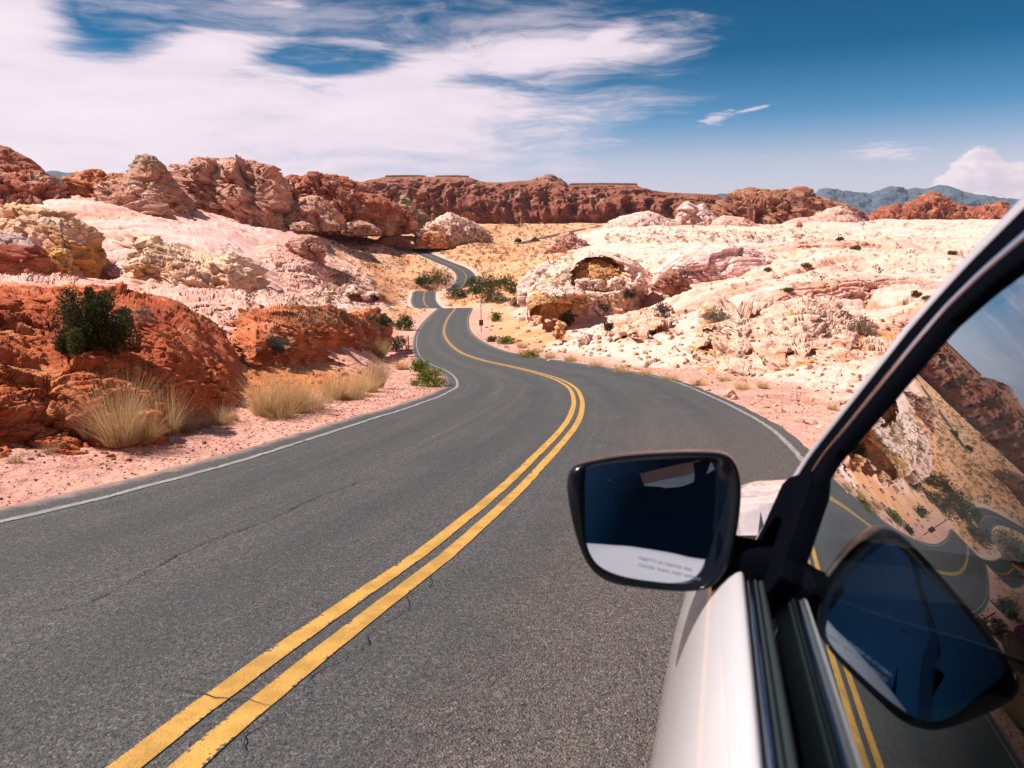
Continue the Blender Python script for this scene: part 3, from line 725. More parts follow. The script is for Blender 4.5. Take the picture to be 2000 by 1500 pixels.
def hills():
    REDF = (0.27, 0.105, 0.07); REDD = (0.17, 0.065, 0.052); TANF = (0.36, 0.21, 0.16)
    o = prof_pts([(690, 385), (705, 372), (720, 354), (748, 347), (800, 346), (870, 346), (915, 347), (940, 356), (985, 357), (1010, 354), (1050, 353), (1085, 356), (1110, 362), (1180, 361), (1240, 362), (1262, 371), (1300, 376), (1390, 380), (1402, 392), (1425, 408)], 1150)
    formation('mesa', 'long dark red mesa wall across the middle of the horizon, cut by shaded gullies', 'mesa', o, [(690, 405, 1020), (800, 424, 1010), (1000, 436, 1000), (1100, 437, 1000), (1250, 434, 1010), (1425, 432, 1030)], 700, (REDF, REDD, TANF), M_ROCKFAR, L=55, n=(1300, 140), prof=(0.75, 1.0), gully=0.95, block=0.7, seed=3, tilt=(0.02, 0.0), sink=0.05, calm=0.9, zd=0.10, band=[((0.31, 0.135, 0.085), 0.80, 1.5)])
    for (a, b, h) in ((752, 832, 345.5), (850, 916, 346), (1112, 1245, 361)):
        q = prof_pts([(a, h - 1.5), (a + 3, h - 2.5), ((a + b) / 2, h - 3), (b - 4, h - 2.5), (b, h - 1.2)], 1190)
        formation('cap_rock', {752: 'thin dark flat caprock slab on top of the mesa, leftmost of three', 850: 'thin dark flat caprock slab on top of the mesa, shortest of three', 1112: 'thin dark flat caprock slab on top of the mesa, longest and lowest of three'}[a], 'rock', q, [(a, h + 3, 1170), (b, h + 3, 1170)], 60, ((0.12, 0.085, 0.075), (0.16, 0.10, 0.08), (0.1, 0.08, 0.07)), M_ROCKFAR, L=5, n=(160, 30), prof=(0.4, 0.4), seed=4, lump=0.9, zd=0.5, calm=0.0, group='caprock on the mesa')
    o = prof_pts([(1030, 357), (1045, 348), (1058, 345), (1066, 341), (1076, 341), (1085, 346), (1096, 350), (1108, 360)], 1500)
    formation('butte', 'small rounded grey red butte standing up behind the mesa top', 'butte', o, [(1030, 362, 1440), (1108, 366, 1440)], 200, ((0.40, 0.2, 0.16), (0.3, 0.14, 0.11), (0.45, 0.28, 0.22)), M_ROCKFAR, L=30, n=(120, 50), seed=5)
    o = prof_pts([(1400, 425), (1412, 402), (1425, 388), (1445, 378), (1465, 374), (1480, 378), (1492, 376), (1508, 380), (1525, 377), (1545, 382), (1560, 371), (1572, 380), (1590, 392), (1612, 394), (1640, 402), (1665, 412), (1684, 432)], 760)
    formation('red_cliff', 'red and tan craggy cliff right of the mesa with a pointed crag', 'cliff', o, [(1400, 437, 660), (1500, 438, 650), (1600, 438, 660), (1684, 438, 690)], 160, ((0.34, 0.135, 0.085), (0.46, 0.28, 0.19), (0.20, 0.09, 0.07)), M_ROCKFAR, L=34, n=(620, 130), prof=(0.8, 0.85), zd=0.4, calm=0.2, gully=0.7, seed=6, tilt=(0.8, 0.1))
    o = prof_pts([(1500, 446), (1530, 436), (1560, 428), (1590, 424), (1615, 408), (1640, 404), (1665, 416), (1690, 436)], 660)
    formation('pale_ridge', 'pale pink rounded ridge in front of the red craggy cliff', 'ridge', o, flat_base(o, 444, 60), 80, (PINK, PALE, (0.55, 0.3, 0.2)), M_ROCKFAR, L=22, n=(300, 70), gully=0.12, seed=7)
    o = prof_pts([(1696, 430), (1708, 418), (1722, 408), (1745, 405), (1760, 413), (1775, 400), (1790, 392), (1805, 384), (1822, 380), (1842, 388), (1858, 398), (1880, 406), (1905, 408), (1925, 404), (1940, 405), (1950, 398), (1958, 402), (1966, 418)], 1350)
    formation('red_butte', 'craggy brick red butte before the blue mountains', 'butte', o, flat_base(o, 432, 120), 260, ((0.38, 0.135, 0.085), (0.29, 0.10, 0.065), (0.46, 0.21, 0.14)), M_ROCKFAR, L=34, n=(460, 110), prof=(0.85, 0.85), zd=0.6, calm=0.15, gully=0.55, seed=8)
    HAZE_BLUE = ((0.085, 0.105, 0.14), (0.12, 0.13, 0.16), (0.06, 0.08, 0.115))  # blue of distant haze put into the rock colour
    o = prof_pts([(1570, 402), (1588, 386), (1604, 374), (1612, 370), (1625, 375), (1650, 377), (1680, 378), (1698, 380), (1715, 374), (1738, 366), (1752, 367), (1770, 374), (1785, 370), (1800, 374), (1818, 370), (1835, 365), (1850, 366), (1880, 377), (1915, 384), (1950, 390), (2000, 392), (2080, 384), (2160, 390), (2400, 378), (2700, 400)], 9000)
    tag(formation('mountains', None, None, o, flat_base(o, 429, 1500), 2500, HAZE_BLUE, M_MOUNT, L=500, n=(900, 90), prof=(1.0, 1.1), gully=0.34, block=0.2, strata=0.2, seed=9), kind='structure')
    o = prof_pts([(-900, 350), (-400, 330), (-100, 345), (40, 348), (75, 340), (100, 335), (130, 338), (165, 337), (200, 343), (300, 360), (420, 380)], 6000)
    tag(formation('mountains', None, None, o, flat_base(o, 425, 900), 1500, HAZE_BLUE, M_MOUNT, L=300, n=(500, 60), prof=(1.0, 1.1), gully=0.2, block=0.2, strata=0.2, seed=10), kind='structure')
    o = prof_pts([(1380, 390), (1400, 381), (1425, 379), (1450, 390)], 5000)
    tag(formation('mountains', None, None, o, flat_base(o, 429, 500), 900, HAZE_BLUE, M_MOUNT, L=120, n=(80, 40), seed=11), kind='structure')
    # pale domes on the right
    CR = (PALE, CREAM, PINK)
    o = prof_pts([(1175, 448), (1195, 430), (1225, 420), (1262, 412), (1285, 418), (1310, 430), (1345, 452)], 500)
    formation('pale_dome', 'low cream slickrock dome under the mesa, left of the taller knobs', 'rock dome', o, flat_base(o, 456, 60), 60, CR, M_ROCKFAR, L=14, n=(260, 80), seed=12)
    o = prof_pts([(1310, 448), (1322, 425), (1330, 402), (1340, 393), (1352, 398), (1362, 402), (1372, 399), (1382, 410), (1400, 425), (1425, 447)], 540)
    formation('pale_dome', 'tall cream twin knob rising before the right end of the mesa', 'rock dome', o, flat_base(o, 455, 40), 50, CR, M_ROCKFAR, L=16, n=(220, 100), seed=13)
    o = prof_pts([(1385, 452), (1395, 430), (1415, 421), (1450, 425), (1480, 440), (1510, 452)], 470)
    formation('pale_dome', 'rounded pink slickrock dome below the red craggy cliff', 'rock dome', o, flat_base(o, 462, 40), 50, (PINK, PALE, ORANGE * .6 + PINK * .4), M_ROCKFAR, L=12, n=(200, 70), seed=14)
    for k, (x, y0, y1, w_) in enumerate(((1478, 440, 462, 7), (1561, 432, 458, 7))):
        o = prof_pts([(x - w_, y0 + 12), (x - w_ * .7, y0 + 2), (x, y0), (x + w_ * .6, y0 + 3), (x + w_, y0 + 10)], 300)
        formation('rock_pillar', ('stubby orange rock pillar on the pink shelf, left one of two', 'stubby orange rock pillar on the pink shelf, taller right one of two')[k], 'rock pillar', o, flat_base(o, y1, 2), 3, ((0.5, 0.22, 0.1), (0.55, 0.3, 0.17), (0.4, 0.16, 0.08)), M_ROCKMID, L=4, n=(50, 50), prof=(0.4, 0.6), seed=15 + k, group='orange pillars on the pink shelf')
    # left hills
    LH = ((0.40, 0.15, 0.095), (0.30, 0.11, 0.08), (0.50, 0.30, 0.22))
    PH = ((0.56, 0.32, 0.24), (0.46, 0.22, 0.16), (0.62, 0.42, 0.34))
    o = prof_pts([(-420, 330), (-250, 300), (-120, 285), (-40, 290), (0, 293), (18, 293), (38, 304), (58, 316), (70, 330), (80, 352), (100, 385)], 270)
    formation('hill_outcrop', 'tall brown red hill at the left end of the skyline', 'hill', o, [(-420, 420, 235), (0, 400, 235), (100, 405, 240)], 60, LH, M_ROCKMID, L=20, n=(380, 110), gully=0.10, seed=20, tilt=(0.3, 0.2))
    o = prof_pts([(-250, 360), (-120, 340), (-30, 333), (20, 338), (55, 333), (85, 338), (100, 345), (112, 365), (130, 395)], 210)
    formation('hill_outcrop', 'dark red broken outcrop below the tall hill at the left end', 'hill', o, [(-250, 430, 185), (0, 422, 185), (130, 415, 190)], 30, LH, M_ROCKMID, L=14, n=(340, 100), block=1.5, seed=21)
    o = prof_pts([(100, 392), (112, 370), (135, 350), (160, 338), (180, 331), (197, 332), (212, 342), (226, 350), (240, 375)], 235)
    formation('hill_outcrop', 'orange red knobbly hill between the end hill and the rock spire', 'hill', o, flat_base(o, 408, 22), 30, ((0.50, 0.20, 0.10), (0.40, 0.15, 0.09), (0.55, 0.30, 0.18)), M_ROCKMID, L=12, n=(240, 100), block=1.6, seed=22)
    o = prof_pts([(205, 388), (225, 368), (245, 348), (256, 336), (262, 315), (272, 303), (286, 299), (296, 303), (306, 306), (316, 316), (324, 328), (330, 350), (350, 372), (380, 400)], 232)
    formation('rock_spire', 'pink hill topped by a blocky grey rock spire, highest point on the left', 'rock spire', o, [(205, 402, 214), (300, 430, 205), (380, 425, 214)], 26, ((0.52, 0.27, 0.18), (0.60, 0.37, 0.28), (0.42, 0.22, 0.15)), M_ROCKMID, L=14, n=(300, 140), prof=(1.15, 1.0), block=1.8, seed=23, band=[((0.40, 0.28, 0.20), 0.72, 1.4)])
    o = prof_pts([(192, 385), (200, 366), (225, 355), (255, 350), (275, 358), (290, 372), (308, 395), (325, 420), (340, 442)], 196)
    formation('rock_fin', 'sloping knobbly fin of rock running down in front of the spire', 'rock fin', o, [(192, 380, 188), (240, 405, 183), (300, 438, 178), (340, 448, 180)], 12, PH, M_ROCKMID, L=10, n=(240, 110), prof=(0.6, 0.7), block=2.0, seed=24, tilt=(0.5, 0))
    o = prof_pts([(315, 345), (325, 325), (345, 319), (362, 322), (378, 338)], 300)
    formation('pale_dome', 'small pale dome peeping out just right of the rock spire', 'rock dome', o, flat_base(o, 360, 10), 20, (PALE, CREAM, PINK), M_ROCKMID, L=8, n=(120, 60), seed=25)
    o = prof_pts([(342, 372), (356, 345), (370, 325), (388, 313), (410, 309), (432, 312), (450, 311), (470, 316), (492, 318), (515, 322), (535, 328), (546, 345), (552, 372), (556, 405), (560, 435)], 275)
    formation('hill_outcrop', 'big humped red and pink hill with slanting ledges right of the spire', 'hill', o, [(342, 382, 262), (400, 400, 252), (460, 428, 242), (520, 442, 238), (560, 442, 245)], 40, PH, M_ROCKMID, L=20, n=(420, 170), prof=(0.75, 0.8), block=1.5, strata=2.2, seed=26, tilt=(0.65, 0.1))
    o = prof_pts([(538, 375), (552, 350), (572, 344), (590, 347), (606, 343), (616, 340), (628, 347), (640, 344), (655, 346), (670, 352), (685, 362), (700, 366), (715, 380), (740, 388), (770, 400), (800, 425)], 330)
    formation('hill_outcrop', 'low broken red hill joining the big humped hill to the mesa', 'hill', o, [(538, 430, 300), (600, 440, 295), (700, 450, 300), (800, 445, 320)], 60, LH, M_ROCKMID, L=20, n=(480, 140), block=1.5, gully=0.12, seed=27, tilt=(0.5, 0.1))
    o = prof_pts([(525, 445), (548, 420), (572, 400), (590, 386), (608, 381), (624, 384), (636, 392), (648, 402), (660, 420), (672, 438)], 262)
    formation('pale_dome', 'pale pink rounded knob leaning at the foot of the low broken hill', 'rock dome', o, [(525, 448, 250), (600, 445, 244), (672, 442, 250)], 20, PH, M_ROCKMID, L=12, n=(240, 110), prof=(0.9, 0.9), seed=28, strata=1.8, tilt=(0.6, 0))
    for k, (cx, cy, w_, h_, Y, cc, lb) in enumerate((
        (650, 441, 30, 18, 270, PH, 'pinkish lump beside the foot of the pale knob'), (705, 450, 38, 20, 300, PH, 'low pink outcrop on the slope left of the dark crag'),
        (590, 443, 22, 10, 240, PH, 'small rounded pink lump below the pale knob'), (690, 432, 26, 34, 310, LH, 'red boulder pile halfway up toward the mesa'))):
        o = prof_pts([(cx - w_, cy), (cx - w_ * .6, cy - h_ * .7), (cx, cy - h_), (cx + w_ * .6, cy - h_ * .6), (cx + w_, cy)], Y)
        formation('outcrop', lb, 'outcrop', o, flat_base(o, cy + 6, 8), 10, cc, M_ROCKMID, L=6, n=(120, 60), block=1.5, seed=30 + k)
    DK = ((0.36, 0.26, 0.17), (0.22, 0.14, 0.10), (0.50, 0.38, 0.22))
    o = prof_pts([(745, 440), (755, 420), (764, 408), (775, 412), (783, 398), (790, 384), (797, 394), (803, 408), (815, 412), (824, 420), (834, 443)], 430)
    formation('dark_crag', 'dark olive brown crag with black clefts left of the pale dome', 'crag', o, flat_base(o, 449, 12), 14, DK, M_ROCKMID, L=12, n=(240, 120), gully=0.5, block=2, seed=35)
    o = prof_pts([(815, 462), (835, 444), (855, 432), (872, 418), (882, 415), (895, 422), (915, 430), (935, 442), (955, 462)], 350)
    formation('pale_dome', 'cream domed rock with shelves above the far bend of the road', 'rock dome', o, [(815, 474, 335), (880, 477, 325), (955, 470, 335)], 30, (CREAM, PALE, (0.5, 0.34, 0.22)), M_ROCKMID, L=14, n=(260, 110), block=1.6, strata=2, seed=36)
    o = prof_pts([(810, 478), (820, 462), (838, 453), (858, 452), (872, 458), (880, 476)], 322)
    formation('orange_rock', 'smooth orange block against the cream domed rock', 'boulder', o, flat_base(o, 482, 6), 8, (ORANGE * .7 + PINK * .3, ORANGE, PINK), M_ROCKMID, L=8, n=(120, 80), seed=37)
    o = prof_pts([(733, 472), (745, 462), (760, 457), (780, 458), (792, 464), (802, 474)], 320)
    formation('maroon_rock', 'flat maroon lens of rock lying in the pink slope left of the orange block', 'boulder', o, flat_base(o, 476, 8), 10, ((0.30, 0.12, 0.10), (0.45, 0.24, 0.19), (0.24, 0.09, 0.08)), M_ROCKMID, L=5, n=(140, 60), strata=2, seed=38)
    # middle distance left
    o = prof_pts([(548, 500), (560, 478), (572, 464), (590, 460), (606, 460), (620, 464), (628, 478), (632, 508)], 148)
    formation('pink_block', 'square pink rock block with a dark shaded right end above the pale slope', 'boulder', o, [(548, 505, 142), (590, 512, 138), (632, 516, 140)], 10, ((0.52, 0.28, 0.22), (0.58, 0.36, 0.29), (0.40, 0.17, 0.13)), M_ROCKMID, L=6, n=(160, 100), prof=(0.45, 0.5), seed=39)
    o = prof_pts([(420, 522), (450, 502), (490, 484), (540, 476), (590, 494), (640, 522), (690, 545), (730, 562)], 150)
    formation('slickrock_outcrop', 'broad pale pink slickrock slope below the square pink block', 'slickrock slope', o, [(420, 575, 118), (600, 588, 116), (700, 580, 122), (730, 576, 130)], 30, (PINK, PALE, (0.62, 0.34, 0.25)), M_ROCKMID, L=9, n=(520, 200), prof=(1.0, 1.1), block=0.9, seed=40, sink=0.2)
    for k, (x, w_, h_) in enumerate(((612, 16, 14), (650, 20, 18), (690, 22, 20), (728, 14, 15), (570, 14, 10))):
        o = prof_pts([(x - w_, 586), (x - w_ * .7, 586 - h_ * .8), (x, 586 - h_), (x + w_ * .7, 586 - h_ * .75), (x + w_, 586)], 116)
        formation('ledge_rock', ('second', 'third', 'fourth', 'rightmost', 'leftmost')[k] + ' of the pale undercut ledge rocks at the foot of the pale slope', 'rock', o, flat_base(o, 590, 1), 5, (LILAC, PALE, PINK), M_ROCKNEAR, L=2.2, n=(90, 70), prof=(0.4, 0.5), block=2.0, seed=50 + k, group='undercut ledge rocks', cave=[(x + 2, 585, w_ * .7, h_ * .55, 2.5)])
    YL = ((0.70, 0.45, 0.29), (0.58, 0.32, 0.17), (0.74, 0.51, 0.40))
    o = prof_pts([(-160, 440), (-90, 410), (-30, 412), (0, 418), (16, 410), (30, 402), (60, 402), (90, 408), (105, 416), (130, 420), (150, 432), (168, 446), (182, 470), (190, 500), (193, 540)], 66)
    formation('yellow_cliff', 'high yellow sandstone wall with slanting ledges and a sheer right end in orange shade', 'cliff', o, [(-160, 560, 58), (0, 560, 57), (100, 556, 56), (150, 555, 56), (193, 552, 60)], 14, YL, M_ROCKNEAR, L=6, n=(420, 240), prof=(0.5, 0.55), strata=2.2, block=1.2, seed=60, tilt=(0.45, 0.2), band=[((0.54, 0.29, 0.13), 0.0, 0.5)])  # orange low band carries the shade of the sheer end in its colour
    o = prof_pts([(92, 546), (95, 510), (103, 492), (115, 486), (130, 489), (141, 500), (144, 545)], 52)
    formation('yellow_boulder', 'rounded yellow boulder leaning on the foot of the yellow wall', 'boulder', o, flat_base(o, 550, 1.5), 2.5, (YEL, (0.55, 0.42, 0.2), (0.5, 0.3, 0.12)), M_ROCKNEAR, L=2.5, n=(120, 120), prof=(0.5, 0.6), seed=61, strata=1.5)
    o = prof_pts([(-220, 470), (-120, 450), (-40, 446), (0, 449), (25, 456), (45, 464), (65, 474), (82, 490), (95, 510), (103, 545)], 40)
    formation('banded_rock', 'dark red dome of rock with a swirled pale pink banded top at the left edge', 'rock dome', o, [(-220, 590, 34), (0, 575, 34), (60, 566, 35), (103, 562, 37)], 7, ((0.40, 0.12, 0.075), (0.46, 0.19, 0.12), (0.30, 0.09, 0.06)), M_ROCKNEAR, L=4, n=(300, 200), prof=(0.6, 0.6), strata=1.6, block=0.6, seed=62, tilt=(0.1, 0), band=[((0.60, 0.42, 0.38), 0.80, 1.5)])
    o = prof_pts([(185, 560), (205, 535), (225, 515), (250, 497), (272, 500), (290, 560)], 66)
    formation('slickrock_outcrop', 'smooth pink rock ramp between the yellow wall and the layered mound', 'slickrock slope', o, flat_base(o, 582, 6), 6, (PINK, LILAC, PALE), M_ROCKNEAR, L=4, n=(160, 100), prof=(0.9, 1), seed=63)
    o = prof_pts([(238, 580), (255, 545), (268, 510), (276, 480), (285, 466), (296, 464), (308, 476), (330, 484), (350, 492), (375, 500), (400, 505), (425, 502), (447, 494), (462, 500), (476, 520), (490, 545), (502, 565), (516, 588)], 66)
    formation('layered_mound', 'cream layered mound with slanting slabs piled on its crest, above the red bank', 'rock mound', o, [(238, 586, 60), (300, 592, 56), (380, 600, 54), (450, 604, 54), (516, 596, 58)], 9, ((0.78, 0.545, 0.40), (0.64, 0.40, 0.26), (0.79, 0.57, 0.45)), M_ROCKNEAR, L=5.5, n=(480, 240), prof=(0.8, 0.85), strata=3.2, block=1.6, seed=64, tilt=(0.35, 0.5))
    o = prof_pts([(280, 486), (290, 470), (300, 472), (330, 488), (345, 502), (352, 510)], 62)
    formation('flat_rock', 'thick tilted slab lying on the crest of the layered mound', 'rock slab', o, flat_base(o, 506, 1.5), 2, ((0.70, 0.52, 0.35), (0.6, 0.42, 0.25), (0.68, 0.5, 0.38)), M_ROCKNEAR, L=1.6, n=(120, 70), prof=(0.35, 0.4), strata=2, seed=65)
    for k, (x, y, w_, h_) in enumerate(((270, 532, 10, 11), (280, 518, 9, 9))):
        o = prof_pts([(x - w_, y), (x - w_ * .7, y - h_ * 1.2), (x, y - h_ * 1.7), (x + w_ * .7, y - h_ * 1.2), (x + w_, y)], 57)
        formation('yellow_boulder', ('lower of two small tan boulders stuck on the left flank of the layered mound', 'upper of two small tan boulders stuck on the left flank of the layered mound')[k], 'boulder', o, flat_base(o, y + 4, .6), 1, (YEL, CREAM, YEL), M_ROCKNEAR, L=1, n=(60, 60), prof=(0.5, 0.5), seed=66 + k)
    # pink slabs behind the red bank
    for k, (pts, y, Y, dY, dp, lb) in enumerate((
        ([(240, 612), (290, 592), (350, 585), (400, 590), (440, 598), (480, 600), (510, 618)], 650, 30, 6, 8, 'broad pink slab behind the red bank, below the layered mound'),
        ([(455, 632), (480, 612), (520, 600), (560, 606), (600, 618), (640, 628), (660, 640)], 655, 36, 7, 9, 'pink slab with long cracks right of and below the layered mound'),
        ([(-60, 575), (0, 556), (50, 556), (90, 568), (130, 572), (170, 585)], 600, 28, 5, 6, 'ragged pink slabs at the left edge under the banded dome'),
        ([(380, 660), (400, 640), (425, 628), (450, 636), (470, 650), (490, 668)], 690, 22, 3, 4, 'grey pink broken ledge just above the end of the red bank'))):
        o = prof_pts(pts, Y)
        formation('flat_rock', lb, 'rock slab', o, flat_base(o, y, dY), dp, (PINK, LILAC, (0.56, 0.28, 0.19)), M_ROCKNEAR, L=1.6, n=(300, 130), prof=(0.8, 0.9), strata=2.5, block=1.4, seed=70 + k, tilt=(0.15, 0.25), group='pink slabs behind the red bank')
    # red road cutting
    RB = ((0.50, 0.145, 0.07), (0.38, 0.09, 0.05), (0.62, 0.25, 0.13))
    o = [(-1500, 600, 7.5), (-900, 575, 8), (-400, 568, 9), (-120, 575, 9.5), (0, 578, 10), (60, 578, 10.4), (130, 582, 10.8), (200, 592, 11.2), (270, 606, 11.8), (330, 625, 12.2), (375, 652, 12.6), (410, 684, 12.8), (438, 700, 13), (460, 722, 13.1), (478, 760, 12.6)]
    formation('red_bank', 'crumbling orange red roadside bank filling the lower left, topped by a dark bush', 'rock bank', o, [(-1500, 1500, 2.2), (-900, 1180, 3.3), (-400, 1000, 4.6), (0, 908, 6.25), (100, 890, 6.8), (200, 868, 7.5), (300, 848, 8.4), (400, 825, 9.6), (478, 806, 10.7)], 8, RB, M_BANK, L=1.5, n=(1150, 300), prof=((-900, 60, 250, 340, 480), (1.7, 1.6, 1.0, 0.55, 0.45), (1.6, 1.5, 1.0, 0.7, 0.6)), lump=1.0, block=1.3, amp=((-900, 240, 320, 480), (1.2, 1.2, 0.55, 0.5)), strata=1.2, seed=80, tilt=(0.2, 0.1), sink=0.08)
    o = [(462, 730, 16), (480, 690, 17), (500, 662, 18), (522, 646, 19.5), (560, 634, 22), (600, 629, 25), (640, 629, 28), (675, 637, 32), (700, 640, 36), (712, 626, 41), (732, 621, 46), (750, 628, 50), (758, 664, 51)]
    formation('red_ledge', 'smooth orange red rock ledge beyond the bank, with a square dark end', 'rock ledge', o, [(462, 765, 14.2), (520, 758, 16.2), (560, 748, 18.5), (620, 735, 22.5), (690, 712, 30), (720, 694, 37), (758, 672, 47)], 9, ((0.58, 0.205, 0.105), (0.47, 0.14, 0.075), (0.62, 0.30, 0.19)), M_BANK, L=2.4, n=(620, 240), prof=(0.9, 0.8), lump=1.0, block=1.0, strata=1.4, seed=81, tilt=(0.1, 0.1), sink=0.08)
    # right hand side
    o = prof_pts([(1030, 572), (1052, 545), (1078, 520), (1100, 506), (1125, 500), (1150, 495), (1175, 493), (1205, 498), (1232, 510), (1250, 528), (1275, 545), (1305, 566)], 90)
    formation('cave_rock', 'pale hump of rock with a big orange shaded hollow, right of the road', 'rock dome', o, [(1030, 600, 80), (1150, 592, 76), (1220, 590, 77), (1305, 586, 82)], 12, (CREAM, PALE, (0.64, 0.42, 0.26)), M_ROCKNEAR, L=5, n=(440, 260), prof=(0.6, 0.7), block=0.8, seed=90, sink=0.7, cave=[(1172, 548, 56, 46, 4.5)])
    for k, (x, y, w_, h_) in enumerate(((1140, 556, 16, 12), (1165, 558, 18, 13), (1205, 558, 16, 16), (1250, 556, 8, 20), (1232, 562, 12, 10))):
        o = prof_pts([(x - w_, y), (x - w_ * .75, y - h_ * .75), (x, y - h_), (x + w_ * .7, y - h_ * .8), (x + w_, y)], 79)
        formation('boulder', ('pale boulder at the left mouth of the orange hollow', 'pale boulder in the middle of the mouth of the orange hollow', 'square cream boulder at the right mouth of the orange hollow', 'narrow upright brown rock right of the orange hollow', 'small tan boulder just under the right rim of the orange hollow')[k], 'boulder', o, flat_base(o, y + 8, 1), 2, (CREAM, PALE, (0.5, 0.33, 0.18)), M_ROCKNEAR, L=1.3, n=(70, 60), prof=(0.5, 0.5), block=1.6, seed=91 + k, group='boulders at the hollow')
    o = prof_pts([(1034, 606), (1040, 588), (1048, 576), (1062, 570), (1090, 566), (1118, 565), (1136, 570), (1150, 580)], 73)
    formation('overhang_rock', 'tilted boulder with a pale top and orange underside, down left of the hollow rock', 'boulder', o, [(1034, 612, 71), (1052, 626, 69.5), (1080, 620, 69.5), (1110, 604, 70), (1150, 588, 71)], 5, ((0.58, 0.33, 0.17), (0.50, 0.25, 0.12), (0.60, 0.40, 0.27)), M_ROCKNEAR, L=2.6, n=(200, 140), prof=(0.35, 0.45), seed=97, tilt=(-0.3, 0), band=[(tuple(PALE), 0.88, 1.6)], cave=[(1085, 612, 48, 20, 2.2)])
    o = prof_pts([(1272, 560), (1285, 545), (1298, 534), (1312, 530), (1325, 532), (1334, 545), (1346, 558), (1358, 582)], 76)
    formation('maroon_ledge', 'dark maroon broken ledge casting shade on the pale slope right of the hollow rock', 'rock ledge', o, [(1272, 562, 74), (1310, 566, 73), (1340, 576, 73), (1358, 586, 74)], 4, ((0.36, 0.17, 0.13), (0.26, 0.1, 0.085), (0.5, 0.32, 0.22)), M_ROCKNEAR, L=2, n=(180, 90), prof=(0.4, 0.4), block=1.8, seed=98)
    o = prof_pts([(1072, 495), (1085, 470), (1100, 456), (1112, 455), (1124, 464), (1140, 470), (1160, 488), (1185, 505)], 265)
    formation('pink_outcrop', 'pink jagged outcrop on the flats behind the hollow rock', 'outcrop', o, [(1072, 500, 250), (1130, 510, 240), (1185, 512, 245)], 20, ((0.58, 0.33, 0.26), (0.5, 0.22, 0.16), PALE), M_ROCKMID, L=7, n=(200, 90), block=1.6, strata=2, seed=99, tilt=(-0.5, 0))
    RT = ((0.70, 0.46, 0.36), (0.75, 0.53, 0.43), (0.52, 0.27, 0.16))
    for k, (pts, base, dp, L_, lb, cv) in enumerate((
        ([(1200, 668, 45), (1210, 645, 46), (1225, 632, 47), (1260, 625, 48), (1300, 628, 48), (1350, 632, 48), (1395, 640, 48), (1420, 660, 46)], [(1200, 682, 41), (1260, 690, 39), (1340, 694, 38), (1420, 690, 38)], 6, 2.2, 'long cream ledge with rusty undercut front above the inner bend on the right', [(1235, 672, 24, 9, 1.5), (1285, 662, 20, 8, 1.5), (1330, 672, 12, 12, 1.2)]),
        ([(1365, 668, 34), (1385, 640, 35), (1410, 628, 36), (1440, 618, 36), (1480, 622, 36), (1520, 640, 35), (1550, 670, 33)], [(1365, 745, 24), (1440, 752, 23), (1550, 745, 24)], 6, 2.5, 'pale rounded buttress with an orange scar between the cream ledge and the brown boulders', [(1410, 650, 34, 8, 1.2), (1388, 690, 8, 22, .8)]),
        ([(1480, 650, 31), (1500, 625, 33), (1530, 612, 34), (1570, 610, 34), (1600, 622, 34), (1640, 640, 33), (1680, 665, 31)], [(1480, 735, 24), (1580, 745, 22), (1680, 750, 21)], 6, 2.0, 'broken slope of cream and brown blocks near the dark window frame', [(1545, 700, 10, 14, .6)]),
        ([(1540, 735, 22.5), (1570, 705, 24), (1610, 690, 25), (1650, 684, 25), (1690, 690, 25), (1740, 700, 24), (1830, 720, 23), (1900, 760, 21)], [(1540, 758, 20.5), (1620, 768, 19.5), (1700, 775, 19), (1900, 800, 18)], 5, 1.3, 'low shelf with a bright orange undercut edge low on the right slope', [(1640, 722, 60, 9, .9)]))):
        pts = [(a, b - 9, c_ * 0.985) for a, b, c_ in pts]; base = [(a, b + 5, c_ * 0.96) for a, b, c_ in base]
        formation('slope_rock', lb, 'rock ledge', pts, base, dp, RT, M_ROCKNEAR, L=L_ * 1.7, n=(420, 220), prof=(0.75, 0.8), block=1.6, strata=1.6, seed=110 + k, tilt=(-0.2, 0.2), cave=cv, band=[(((0.55, 0.25, 0.14), 0.45, 0.7), ((0.60, 0.27, 0.12), 0.4, 0.52), (tuple(RT[1]), 0.9, 1.0), ((0.68, 0.28, 0.09), 0.30, 0.62))[k]], group='rock ledges on the right slope')
    for k, (pts, base, dp, Y, lb) in enumerate((
        ([(1400, 640), (1440, 600), (1475, 572), (1520, 556), (1580, 548), (1650, 540), (1720, 540), (1800, 552)], [(1400, 660), (1480, 652), (1600, 640), (1700, 630), (1800, 625)], 8, 46, 'big smooth pink slab across the middle of the right slope, above the brown boulders'),
        ([(1530, 545), (1555, 512), (1600, 497), (1660, 490), (1730, 492), (1820, 502), (1880, 515)], [(1530, 556), (1650, 552), (1760, 548), (1880, 545)], 12, 72, 'cream stepped shelf right of the long crack, near the window frame'),
        ([(1262, 575), (1290, 530), (1325, 500), (1370, 486), (1420, 480), (1470, 484), (1510, 500), (1530, 530)], [(1262, 600), (1340, 612), (1430, 605), (1530, 560)], 16, 84, 'broad pale lilac slab sloping down right of the maroon ledge'),
        ([(1010, 560), (1030, 535), (1062, 512), (1090, 505), (1115, 520), (1128, 548)], [(1010, 585), (1060, 590), (1128, 580)], 8, 96, 'pale lilac slab leaning against the left flank of the hollow rock'),
        ([(1480, 500), (1510, 484), (1560, 474), (1620, 470), (1680, 472), (1740, 480), (1800, 488)], [(1480, 506), (1600, 500), (1800, 500)], 14, 110, 'low red streaked shelf behind the cream stepped shelf'))):
        o = prof_pts(pts, Y); b_ = [(a, c_, Y * (0.93 if k != 4 else 0.95)) for a, c_ in base]
